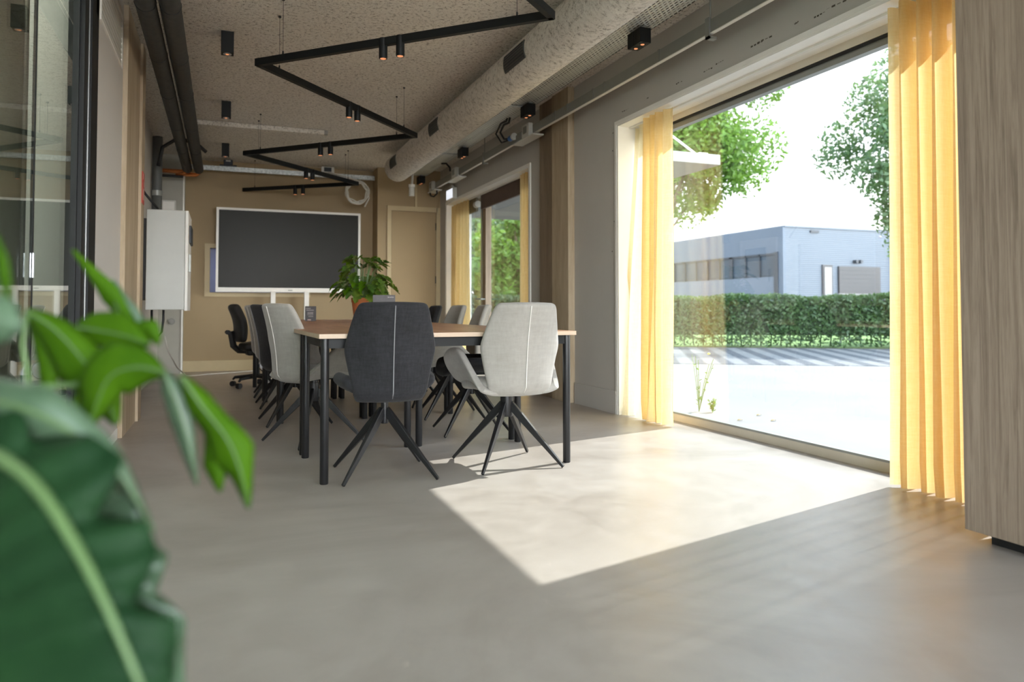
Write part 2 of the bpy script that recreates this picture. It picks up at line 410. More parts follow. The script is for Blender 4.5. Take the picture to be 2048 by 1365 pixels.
# ================================================================= STRUCTURE
CZ = 2.95; XR = 3.05; XG = 3.32; YE = 11.15
struct(B((-6, -2.2, -.12), (3.5, 12, 0), 'floor', M_floor), 'polished beige grey cement floor of the meeting room')
struct(B((-6, -2.2, CZ), (3.5, 12, CZ + .2), 'ceiling', M_ceil), 'rough sprayed plaster ceiling')
# right wall with openings
def wall_right():
    m = MB(); X0, X1 = XR, 3.42
    HEAD = 2.41
    ops = [(-1.9, 0.9), (2.02, 5.38), (7.27, 10.42)]
    ys = -2.2
    for a, b in ops:
        m.box((X0, ys, 0), (X1, a, CZ)); m.box((X0, a, HEAD), (X1, b, CZ)); ys = b
    m.box((X0, ys, 0), (X1, 12, CZ))
    return m.build('wall_right', M_wallR)
struct(wall_right(), 'grey painted wall with the big windows')
# end wall: ochre part with small window opening, door part protruding
m = MB()
wx0, wx1, wz0, wz1 = -.17, 1.12, 1.10, 1.72
m.box((-.5, YE, 0), (wx0, YE + .25, CZ)); m.box((wx1, YE, 0), (2.12, YE + .25, CZ))
m.box((wx0, YE, 0), (wx1, YE + .25, wz0)); m.box((wx0, YE, wz1), (wx1, YE + .25, CZ))
m.box((2.10, 10.78, 0), (XR, YE + .25, CZ))
struct(m.build('wall_back', M_beige), 'ochre painted end wall behind the screen')
struct(B((-.82, 10.9, 0), (-.5, YE + .25, CZ), 'trim_1', M_pier), 'pale grey pier at the left end of the ochre wall')
struct(B((-.515, 10.885, 0), (-.495, 10.9, CZ), 'trim_2', M_white))
# baseboards
struct(B((-.5, YE - .02, 0), (2.1, YE, .15), 'baseboard_back', M_beige2), 'ochre painted baseboard under the screen')
struct(B((XR - .02, 5.40, 0), (XR, 6.17, .19), 'baseboard_right', M_wallR), 'tall grey baseboard beside the yellow curtain')
# small interior window behind screen
wf = MB()
for a, b in (((wx0 - .07, wz0 - .06), (wx1 + .07, wz0)), ((wx0 - .07, wz1), (wx1 + .07, wz1 + .06)), ((wx0 - .07, wz0), (wx0, wz1)), ((wx1, wz0), (wx1 + .07, wz1))):
    wf.box((a[0], YE - .03, a[1]), (b[0], YE + .06, b[1]))
wo = wf.build('window_3', M_beige2); struct(wo, 'small ochre framed window half hidden behind the screen')
B((wx0, YE + .10, wz0), (wx1, YE + .12, wz1), 'window_pane', M_frost, wo)
# door in end wall
dr = MB()
dx0, dx1, dzt = 2.30, 3.0, 2.32; yd = 10.78
dr.box((dx0 - .06, yd - .03, 0), (dx0, yd, dzt + .07)); dr.box((dx1 - .02, yd - .03, 0), (dx1 + .045, yd, dzt + .07)); dr.box((dx0, yd - .03, dzt), (dx1, yd, dzt + .07))
do = dr.build('door_1', M_beige2); struct(do, 'ochre painted door frame in the end wall')
B((dx0 + .005, yd - .018, .01), (dx1 - .025, yd - .004, dzt - .005), 'door_leaf', M_beige, do)
hg = MB()
for z in (.35, 1.25, 2.05): hg.box((dx1 - .03, yd - .03, z), (dx1 - .018, yd - .012, z + .11))
hg.build('hinge', M_bframe, do)
# left side: white panel wall, column, recessed wall
struct(B((-.95, 4.45, 0), (-.65, 5.62, CZ), 'wall_left', M_wallL), 'white wall panel beside the glass partition')
struct(B((-.66, 4.47, 0), (-.645, 5.60, .07), 'baseboard_left', M_white))
co_ = MB().box((-.95, 5.62, 0), (-.62, 6.40, CZ)).box((-.95, 6.40, 0), (-.60, 6.62, CZ)).build('trim_3', M_post)
struct(co_, 'pale timber column standing left of the aisle')
struct(B((-1.1, 6.62, 0), (-.80, 12, CZ), 'wall_left_rear', M_wallL), 'white wall behind the electrical enclosure')
# right column (two timbers)
struct(B((2.985, 6.20, 0), (3.05, 6.56, CZ), 'trim_4', M_post), 'pale timber post between the two windows')
struct(B((3.00, 6.56, 0), (3.05, 6.90, CZ), 'trim_5', M_post2), 'brown timber post beside the pale one')
# room behind glass partition and behind the camera
struct(B((-1.55, -2.2, 0), (-1.40, 6.5, CZ), 'wall_far_left', mat('pale_green_brick', (.74, .78, .71), .7, var=.06, scale=6, bump=.4, bscale=20)), 'pale painted wall of the room behind the glass')
struct(B((-1.40, 6.4, 0), (-.95, 6.6, CZ), 'wall_side_room', mat('dark_green_grey_paint', (.10, .11, .09), .7)))
bw = MB()  # unseen open bars added as the back wall so more daylight enters
for x in (-.8, .5, 1.8, 3.0): bw.box((x - .04, -2.2, 0), (x + .04, -2.1, CZ))
bw.box((-1.4, -2.2, 0), (3.05, -2.1, .08)); bw.box((-1.4, -2.2, 2.85), (3.05, -2.1, CZ))
struct(bw.build('window_5', M_greyal), 'unseen glazed front added behind the camera to let daylight in')

# -------------------------------------------------- windows
def big_window(name, y0, y1, label, n=1, mull=()):
    o = MB()
    # white reveal lining
    o.box((XR - .012, y0 + .001, 2.385), (XG + .03, y1 - .001, 2.409)); o.box((XR - .012, y0 + .001, 0), (XG + .03, y0 + .022, 2.385)); o.box((XR - .012, y1 - .022, 0), (XG + .03, y1 - .001, 2.385))
    # thin white architrave lip round the opening
    o.box((XR - .015, y0 - .03, 2.40), (XR, y1 + .03, 2.43)); o.box((XR - .015, y1, 0), (XR, y1 + .03, 2.40)); o.box((XR - .015, y0 - .03, 0), (XR, y0, 2.40))
    ob = o.build(name, M_white); struct(ob, label)
    fr = MB()
    fr.box((XG - .05, y0 + .022, 2.338), (XG + .03, y1 - .022, 2.385)); fr.box((XG - .03, y0 + .022, .0), (XG + .04, y1 - .022, .055))
    fr.box((XG - .04, y0 + .022, .055), (XG + .03, y0 + .07, 2.338)); fr.box((XG - .04, y1 - .07, .055), (XG + .03, y1 - .022, 2.338))
    fr.build('window_frame', M_lightframe, ob)
    MB().box((XG - .045, y0 + .07, 2.322), (XG - .01, y1 - .07, 2.338)).build('seal', M_blackp, ob)
    MB().box((XG - .03, y0 + .07, 2.285), (XG + .02, y1 - .07, 2.322)).build('glazing_bar', M_greyal, ob)
    MB().box((XG - .035, y0 + .07, .055), (XG + .01, y1 - .07, .068)).build('sill_bead', M_greyal, ob)
    for k, (a, b) in enumerate(mull):
        MB().box((XG - .05, a, .055), (XG + .03, b, 2.30)).build('mullion', M_post2 if k == 0 else M_greyal, ob)
    MB().box((XG - .004, y0 + .06, .06), (XG + .004, y1 - .06, 2.29)).build('glass_pane', M_glass, ob)
    MB().box((3.14, y0 + .03, 2.372), (3.165, y1 - .03, 2.385)).build('curtain_rail', M_trunkl, ob)
    return ob
big_window('window_1', 2.02, 5.38, 'large floor to ceiling window with white reveal')
w2 = big_window('window_2', 7.27, 10.42, 'rear window with central mullion and brown blind', mull=((9.33, 9.45), (9.47, 9.53), (10.18, 10.30)))
big_window('window_4', -1.9, .9, 'window behind the camera')
bl = MB().box((3.20, 7.32, 2.20), (3.23, 9.33, 2.385)).build('roller_blind', M_brown, w2)
MB().box((3.20, 9.53, 2.20), (3.23, 10.18, 2.385)).build('roller_blind', mat('tan_blind_fabric', (.22, .19, .13), .8), w2)
MB().tube([(3.25, 9.30, 1.0), (3.20, 9.30, 1.0), (3.20, 9.55, 1.0)], .010, 8).build('handle', M_greyal, w2)
MB().box((3.17, 10.14, 1.40), (3.27, 10.20, 1.62)).build('latch_plate', mat('pale_green_tape', (.35, .45, .24), .5), w2)
MB().tube([(3.19, 9.40, 2.28), (3.19, 9.50, 2.28)], .045, 14).build('blind_motor', M_whitep, w2)

# -------------------------------------------------- glass partition left
def partition():
    XP = -.65
    fr = MB()
    # stacked vertical profiles at the far end
    for a, b, dx in ((4.02, 4.13, .0), (4.15, 4.27, .012), (4.29, 4.43, .0)):
        fr.box((XP - .05, a, 0), (XP + .02 + dx, b, 2.52))
    fr.box((XP - .05, -2.1, 2.42), (XP + .02, 4.43, 2.52)); fr.box((XP - .05, -2.1, 0), (XP + .02, 4.02, .04)); fr.box((XP - .04, 4.0, 0), (XP, 4.44, 2.5))
    o = fr.build('window_6', M_black); struct(o, 'black framed glass partition wall on the left')
    MB().box((XP - .006, 4.132, 0), (XP + .024, 4.148, 2.5)).box((XP - .006, 4.272, 0), (XP + .024, 4.288, 2.5)).build('steel_bead', mat('steel_bead', (.35, .36, .36), .3, .6), o)
    MB().box((XP - .014, 3.172, .04), (XP - .004, 3.190, 2.42)).build('mullion', M_black, o)
    MB().box((XP - .015, -2.1, .04), (XP - .005, 4.02, 2.42)).build('glass_pane', M_glassp, o)
    MB().box((XP - .003, 3.172, .985), (XP + .001, 3.19, 1.075)).build('hinge', M_silver, o)
    return o
partition()
struct(B((-.72, -2.1, 2.52), (-.63, 4.45, CZ), 'trim_6', M_wallL), 'white bulkhead over the glass partition')
# invented lamp out of view, added to brighten the wall behind the glass
cl_ = thing('added_fill_lamp', (-1.05, 3.2, 2.90), 'unseen linear fill lamp added to brighten the room behind the glass', 'lamp')
MB().box((-.06, -1.6, -.02), (.06, 1.6, .049), bev=.004).build('housing', M_white, cl_)
MB().box((-.05, -1.58, -.024), (.05, 1.58, -.02)).build('diffuser', emis('fill_diffuser', (1, .97, .9), 1.5), cl_)
ld = bpy.data.lights.new('lamp_light', 'AREA'); ld.shape = 'RECTANGLE'; ld.size = .1; ld.size_y = 3.1; ld.energy = 12; ld.color = (1.0, 1.0, .96)
lo = bpy.data.objects.new('lamp_light', ld); sc.collection.objects.link(lo); lo.parent = cl_; lo.location = (0, 0, -.03)
# scuffs and screw holes on the window wall
sr = random.Random(9); mk = MB()
for yy, zz in ((4.45, 2.50), (4.1, 2.49), (3.98, 2.50), (3.6, 2.50), (3.52, 2.505), (3.3, 2.51), (3.1, 2.49), (2.95, 2.5), (5.2, 2.49), (4.9, 2.50), (5.45, 2.35), (5.46, 2.2), (5.44, 1.6), (5.47, 1.35)):
    l_ = sr.uniform(.01, .10) if zz > 2.45 else .012
    for k in range(4): y_ = yy + k * l_ * .4; mk.box((3.0485, y_, zz + sr.uniform(-.004, .004)), (3.0497, y_ + l_ * .25, zz + sr.uniform(.003, .008)))
mk.build('paint_scar', mat('dark_paint_scar', (.10, .085, .065), .8), bpy.data.objects['wall_right'])
# vent grille on white wall
vg = thing('wall_vent', (-.65, 5.05, 2.62), 'white slatted ventilation grille high on the left wall', 'vent')
MB().box((-.001, -.46, -.15), (.008, .46, -.13)).box((-.001, -.46, .19), (.008, .46, .21)).box((-.001, -.46, -.13), (.008, -.44, .19)).box((-.001, .44, -.13), (.008, .46, .19)).build('frame', M_white, vg)
sl = MB()
for k in range(9): z = -.12 + k * .035; sl.box((.0, -.44, z), (.006, .44, z + .018))
sl.build('slats', M_whitep, vg)

# ================================================================= OUTSIDE
struct(MB().box((3.42, -40, -.25), (90, 90, -.04)).box((-40, -40, -.25), (3.42, -2.2, -.04)).build('ground', M_pave), 'pale sunlit concrete forecourt outside')
# ground band along hedge in alternating dark and pale stripes
hd = Vector((.856, -.516, 0)); hn = Vector((-.516, -.856, 0)); h0 = Vector((10.8, 14.3, 0))
def oriented(parent_rot, a, b, name, m, loc):
    o = MB().box(a, b).build(name, m); o.location = loc; o.rotation_euler = (0, 0, parent_rot); return o
ang = math.atan2(hd.y, hd.x)
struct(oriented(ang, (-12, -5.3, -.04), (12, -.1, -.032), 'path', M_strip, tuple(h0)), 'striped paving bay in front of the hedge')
struct(oriented(ang, (-14, .4, -.04), (14, 9, -.03), 'lawn', M_lawn, tuple(h0)), 'lawn behind the hedge')
def leaf_cloud(fn, n, s0, s1, rnd):
    v = []; f = []
    for _ in range(n):
        p = Vector(fn(rnd)); d = Vector((rnd.gauss(0, 1), rnd.gauss(0, 1), rnd.gauss(0, .8))).normalized()
        e = d.cross(Vector((rnd.gauss(0, 1), rnd.gauss(0, 1), rnd.gauss(0, 1)))).normalized(); s = rnd.uniform(s0, s1)
        i = len(v); v += [p - d * s, p + e * s * .45 - d * s * .1, p + d * s, p - e * s * .45 - d * s * .1]; f.append((i, i + 1, i + 2, i + 3))
    return v, f
def hedge(x0, x1, n, loc, rz, label, seed):
    r = random.Random(seed)
    t = thing('hedge', loc, label, 'hedge', rz)
    def fn(r):
        x = r.uniform(x0, x1); k = r.random()
        top = 1.14 + .03 * math.sin(x * 2.1) + .02 * math.sin(x * 5.3)
        if k < .55: return (x, r.uniform(-.04, .06) + .03 * math.sin(x * 4), min(top, .0 + top * (r.random() ** .75)))
        if k < .85: return (x, r.uniform(0, .8), top + r.uniform(-.07, .05))
        return (x, r.uniform(.7, .85), r.uniform(.1, top))
    v, f = leaf_cloud(fn, n, .035, .07, r)
    MB().add(v, f).build('foliage', M_hedge, t)
    core = MB().box((x0, .10, .26), (x1, .7, 1.06))
    k = x0
    while k < x1:
        core.tube([(k, .35, 0), (k + r.uniform(-.05, .05), .35, .4)], .015, 5); k += .22
    core.build('twigs', M_hedgecore, t)
    return t
hedge(-8.5, 11, 34000, tuple(h0), ang, 'clipped green hedge across the forecourt', 3)

def tree(name, base, ctr, rad, n, m, label, seed, s0=.05, s1=.11, droop=0.0, lobes=46):
    r = random.Random(seed); t = thing(name, base, label, 'tree', group=None)
    L = []
    for _ in range(lobes):
        d = Vector((r.gauss(0, 1), r.gauss(0, 1), r.gauss(0, 1))).normalized() * (r.random() ** .45)
        L.append((Vector((ctr[0] + d.x * rad[0] * .82, ctr[1] + d.y * rad[1] * .82, ctr[2] + d.z * rad[2] * .82)), r.uniform(.16, .36) * min(rad)))
    b = Vector(base)
    def fn(r):
        c, s = r.choice(L); d = Vector((r.gauss(0, 1), r.gauss(0, 1), r.gauss(0, 1))).normalized() * s * (r.random() ** .5)
        return c + d - b
    v, f = leaf_cloud(fn, n, s0, s1, r); MB().add(v, f).build('crown', m, t)
    tr = MB(); top = Vector(ctr) - b
    tr.tube([(0, 0, 0), (top.x * .3, top.y * .3, top.z * .4), tuple(top)], [.16, .13, .05], 10)
    for c, s in L[:16]:
        q = c - b; st = top * r.uniform(.35, .8); tr.tube([tuple(st), tuple((st + q) * .5 + Vector((0, 0, .15))), tuple(q)], [.05, .03, .012], 6)
    tr.build('trunk', M_bark, t); return t
pL = at(1262, 640, 20.5)
tree('street_tree', (pL.x, pL.y, -.04), (at(1385, 300, 20.5).x, at(1385, 300, 20.5).y, 5.9), (2.65, 2.65, 3.0), 34000, M_tree1, 'fresh green tree seen above the hedge beside the pale curtain', 11)
pR = at(1925, 640, 20)
tree('street_tree', (pR.x, pR.y, -.04), (at(1905, 300, 20).x, at(1905, 300, 20).y, 5.5), (3.3, 3.3, 3.7), 38000, M_tree2, 'blue green tree in front of the garage building beside the right curtain', 23)
for (u, d, cz, rx, rz_, n, mm, lb, sd) in ((990, 27, 5.2, 2.3, 3.0, 6000, M_tree2, 'tall loose tree seen through the rear window', 31), (1035, 20.5, 2.3, 1.6, 1.7, 12000, M_tree1, 'low bright green tree behind the hedge in the rear window', 33),
                                           (955, 23.8, 2.4, 1.8, 1.8, 12000, M_tree2, 'low dark bushy tree behind the rear window mullion', 35)):
    p = at(u, 600, d)
    tree('garden_tree', (p.x, p.y, -.04), (p.x, p.y, cz), (rx, rx, rz_), n, mm, lb, sd, .06, .13)

# building across the street
bt = thing('industrial_building', (34, 38.2, -.04), 'low blue grey ribbed metal building with a roller garage door', 'building')
BO = Vector((34, 38.2, -.04))
def bl_(v): return tuple(Vector(v) - BO)
def BB(a, b, name, m, parent): return MB().box(bl_(a), bl_(b)).build(name, m, parent)
BB((34, 38.2, -.04), (43.3, 75, 6.2), 'wall', M_clad, bt)
BB((33.9, 38.1, 6.2), (43.4, 75.1, 6.3), 'roof_edge', M_bpanel, bt)
BB((43.3, 37.9, -.04), (45.2, 60, 6.0), 'wall', M_bpanel, bt)
def face_x(u, v): p = on(u, v, 0, 34.0); return p.y, p.z
def face_y(u, v): p = on(u, v, 1, 38.2); return p.x, p.z
# street facade (plane x = 34): fascia, window band, lower wall
ya = face_x(1561, 500)[0]; yb = 62
BB((33.8, 38.2, 4.55), (34, 75, 6.2), 'fascia', M_fascia, bt)
BB((33.8, 38.2, -.04), (34, ya, 4.55), 'corner_fin', M_fascia, bt)
BB((33.72, ya, -.04), (33.8, ya + .35, 4.6), 'frame_upright', M_bframe, bt)
wb = BB((33.9, ya + .35, 3.05), (34, yb, 4.5), 'window', M_bglass, bt)
mb = MB()
y = ya + .35; k = 0
while y < yb: mb.box(bl_((33.82, y, 3.0)), bl_((33.92, y + (.35 if k % 4 == 3 else .10), 4.55))); y += 1.45; k += 1
mb.box(bl_((33.82, ya, 4.42)), bl_((33.92, yb, 4.58)))
mb.build('window_bars', M_bframe, wb)
BB((33.86, ya + .35, -.04), (34, yb, 3.0), 'lower_wall', M_bpanel, bt)
y0_, z0_ = face_x(1503, 574); y1_, z1_ = face_x(1432, 574)
w_ = BB((33.78, y0_, .2), (33.86, y1_, 1.9), 'window', M_bframe, bt)
MB().box(bl_((33.76, y0_ + .25, .2)), bl_((33.79, y1_ - .25, 1.65))).build('pane', M_bglass, w_)
# right facade (plane y = 38.2)
x0_, zt_ = face_y(1643, 530); x1_, _ = face_y(1663, 530)
d_ = BB((x0_, 38.1, -.04), (x1_, 38.2, zt_), 'door', M_garage, bt)
MB().box(bl_((x0_ + .12, 38.06, 1.75)), bl_((x1_ - .12, 38.11, zt_ - .15))).build('pane', mat('reflecting_door_pane', (.13, .13, .13), .3), d_)
x0_, zt_ = face_y(1675, 533); x1_, _ = face_y(1757, 533)
g_ = BB((x0_, 38.05, 1.9), (x1_, 38.2, zt_), 'garage_door', M_garage, bt)
gm = MB()
for k in range(6): z = 2.05 + k * .28; gm.box(bl_((x0_ + .1, 38.03, z)), bl_((x1_ - .25, 38.06, z + .02)))
gm.build('panel_groove', M_bframe, g_)
BB((x0_, 38.1, -.04), (x1_, 38.2, 1.9), 'door_opening', mat('pale_opening', (.2, .2, .2), .6), bt)
for u in (1708, 1717):
    x, z = face_y(u, 524); MB().tube([bl_((x, 38.2, z)), bl_((x, 37.9, z))], .12, 10).build('wall_lamp', M_bframe, bt)
x, z = face_y(1628, 463); BB((x - .35, 38.1, z - .1), (x + .35, 38.2, z + .06), 'vent', M_bframe, bt)
db = thing('warehouse', (45.4, 37, -.04), 'dark blue warehouse at the right of the ribbed building', 'building')
MB().box((0, 0, 0), (14, 20, 6.2)).build('wall', M_clad2, db)
MB().box((-.1, -.1, 6.2), (14.1, 20.1, 6.35)).build('roof_edge', M_bframe, db)
# parked car behind hedge
pc = at(1738, 640, 32)
car = thing('car', (pc.x, pc.y, -.04), 'silver car parked behind the hedge near the garage door', 'car', rz=math.radians(-5))
body = [(-2.1, .35), (-2.1, .75), (-1.9, .9), (-1.0, .98), (-.45, 1.42), (.9, 1.45), (1.55, 1.0), (2.05, .9), (2.1, .35)]
MB().prism([(a, b) for a, b in body], 1, -.8, .8).build('body', M_silver, car, bevel=.06)
MB().prism([(-.85, 1.0), (-.42, 1.36), (.86, 1.38), (1.35, 1.02)], 1, -.82, .82).build('side_window', M_bglass, car)
for sx_ in (-1.3, 1.3):
    for sy_ in (-.8, .62): MB().tube([(sx_, sy_, .33), (sx_, sy_ + .2, .33)], .33, 20).build('wheel', M_blackp, car)
# entrance canopy over rear window
cn = thing('canopy', (3.43, 7.0, 2.52), 'white flat canopy with a tension rod outside the rear window', 'canopy')
MB().box((0, 0, 0), (1.88, 5.75, .12), bev=.008).build('deck', mat('grey_white_canopy', (.2, .2, .195), .6), cn)
MB().tube([(.0, .25, 1.15), (1.78, .25, .13)], .014, 8).build('tension_rod', M_white, cn)
MB().box((1.74, .21, .12), (1.86, .29, .18)).build('rod_bracket', M_white, cn)
# weeds along the facade
wr = random.Random(5)
def weed(loc, h, label, flower=False):
    t = thing('weed', loc, label, 'weed')
    s = MB(); lf = MB()
    for k in range(7):
        a = wr.uniform(0, 6.28); l = h * wr.uniform(.3, 1) if k else h
        e = Vector((math.cos(a) * l * .3, math.sin(a) * l * .3, l)); s.tube([(0, 0, 0), tuple(e * .5 + Vector((0, 0, l * .1))), tuple(e)], .003, 5)
        for j in range(4):
            p = e * (j + 1) / 5; d = Vector((wr.uniform(-1, 1), wr.uniform(-1, 1), .5)).normalized() * .05
            q = d.cross(Vector((0, 0, 1))).normalized() * .012; lf.add([p, p + d * .5 + q, p + d, p + d * .5 - q], [(0, 1, 2, 3)])
    s.build('stem', M_stem, t); lf.build('foliage', M_tree1, t)
    if flower: MB().lathe([(.001, 0), (.013, .006), (.013, .012), (.001, .018)], 10, (e.x, e.y, h)).build('flower', mat('yellow_petal', (.8, .7, .1), .6), t)
p = on(1398, 824, 2, -.04); weed((p.x, p.y, -.04), .5, 'tall thin weed with a yellow flower outside by the window sill', True)
p = on(1425, 826, 2, -.04); weed((p.x, p.y, -.04), .12, 'low dry weed outside by the window sill')
for i, (u, v) in enumerate(((1480, 842), (1518, 832), (1547, 843))):
    p = on(u, v, 2, -.04)
    o = MB().grid(lambda a, b: (a * .05 - .025, (b - .5) * .03 * math.sin(PI * (a * .9 + .05)), .004 + .008 * math.sin(a * 3)), 5, 3).build('fallen_leaf', mat('dry_leaf', (.30, .22, .08), .8), loc=(p.x, p.y, -.04), solid=.001)
    tag(o, ['left dry leaf', 'middle dry leaf', 'right dry leaf'][i] + ' fallen on the sunlit forecourt', 'leaf', 'fallen leaves on the forecourt')

# ================================================================= CURTAINS
def curtain(name, y0, y1, xc, amp, folds, m, label, zt=2.372, zb=.012, seed=1, flare0=0.0, flare1=0.0, taper=.8, xb=0.0):
    r = random.Random(seed); ph = [r.uniform(0, 6.28) for _ in range(4)]; jit = [r.uniform(.7, 1.25) for _ in range(folds * 2 + 3)]
    N = folds * 14; Mv = 34
    def fn(s, t):
        z = zt + (zb - zt) * t
        y = y0 + (y1 - y0) * s; y += (flare1 * s - flare0 * (1 - s)) * (t ** 1.6)
        k = s * folds; j = int(k); q = jit[j] * (1 - (k - j)) + jit[j + 1] * (k - j)
        A = amp * q * (taper + (1.1 - taper) * t)
        wob = .35 * math.sin(t * 2.3 + ph[0] + s * 5) * t
        x = xc + xb * t * (1 - .0) + A * (math.sin(2 * PI * k + ph[1] + wob) + .25 * math.sin(4 * PI * k + ph[2])) + .012 * math.sin(s * 9 + ph[2] + t * 3) * t
        y += .35 * A * math.sin(4 * PI * k + ph[3] + .8 * t) * .5
        if t > .94: x += .012 * math.sin(s * 40 + ph[0]) * (t - .94) / .06
        return (x, y, z)
    o = MB().grid(fn, N, Mv).build(name, m, smooth=True)
    tag(o, label, 'curtain'); return o
curtain('curtain', 4.84, 5.33, 3.19, .045, 3, M_curtp, 'pale cream curtain at the far side of the large window', seed=3, flare1=.10, xb=-.11)
curtain('curtain', 4.66, 5.02, 3.10, .036, 4, M_curt, 'yellow pleated curtain in front of the pale cream one', seed=8, flare0=.02, xb=-.02)
curtain('curtain', 2.08, 2.72, 3.13, .070, 7, M_curt, 'wide yellow curtain beside the wooden cabinet', seed=5, flare0=-.02, zt=2.372)
curtain('curtain', 9.66, 10.38, 3.15, .045, 5, M_curt, 'yellow curtain at the far side of the rear window', seed=12)
curtain('curtain', 7.31, 7.66, 3.12, .035, 4, M_curt, 'yellow curtain at the near side of the rear window', seed=14)

# ================================================================= WOOD CABINET right
cb = thing('cabinet', (2.60, 1.99, 0), 'tall grey wood grain cabinet with dark recessed plinth at the right edge', 'cabinet')
MB().box((0, -2.0, .045), (.40, 0, 2.58), bev=.002).build('carcass', M_cab, cb)
MB().box((.06, -1.96, 0), (.38, -.06, .045)).build('plinth', M_blackp, cb)

# ================================================================= TABLES
TO = Vector((.445, 3.735, 0)); TR = math.radians(1.6)
def tb(x, y): return (TO.x + x * math.cos(TR) - y * math.sin(TR), TO.y + x * math.sin(TR) + y * math.cos(TR))
def make_table(w_, d_, label, grp=None):
    t = thing('table', (0, 0, 0), label, 'table', TR, grp)
    MB().box((0, 0, .722), (w_, d_, .745)).build('tabletop', M_top, t)
    e = .0015
    MB().box((-e, -e, .7225), (w_ + e, 0, .7445)).box((-e, d_, .7225), (w_ + e, d_ + e, .7445)).box((-e, 0, .7225), (0, d_, .7445)).box((w_, 0, .7225), (w_ + e, d_, .7445)).build('edge_band', M_edge, t)
    f = MB(); a = .035
    f.box((a, a, .672), (w_ - a, a + .02, .722)); f.box((a, d_ - a - .02, .672), (w_ - a, d_ - a, .722)); f.box((a, a, .672), (a + .02, d_ - a, .722)); f.box((w_ - a - .02, a, .672), (w_ - a, d_ - a, .722))
    f.build('frame', M_black, t)
    for x in (.035, w_ - .035):
        for y in (.05, d_ - .05):
            L = MB().lathe([(.019, 0), (.0215, .004), (.0215, .70), (.0215, .722)], 20, (x, y, 0)).build('leg', M_blackl, t); autosmooth(L)
    return t
t0 = make_table(1.42, .80, 'conference table set crosswise nearest the camera with black round legs', 'conference tables pushed together')
t0.location = (*tb(0, 0), 0)
lab = {(0, 0): 'left conference table behind the crosswise one', (1, 0): 'window side conference table behind the crosswise one',
       (0, 1): 'left conference table in the middle of the row', (1, 1): 'window side conference table in the middle, under the potted plant',
       (0, 2): 'left conference table nearest the screen', (1, 2): 'window side conference table nearest the screen'}
t1 = None
for i in range(2):
    for j in range(3):
        p = tb(i * .712, .803 + j * 1.403)
        if t1 is None: t1 = make_table(.708, 1.40, lab[(i, j)], 'conference tables pushed together'); o = t1
        else: o = dup(t1)
        o.location = (*p, 0); o['label'] = lab[(i, j)]

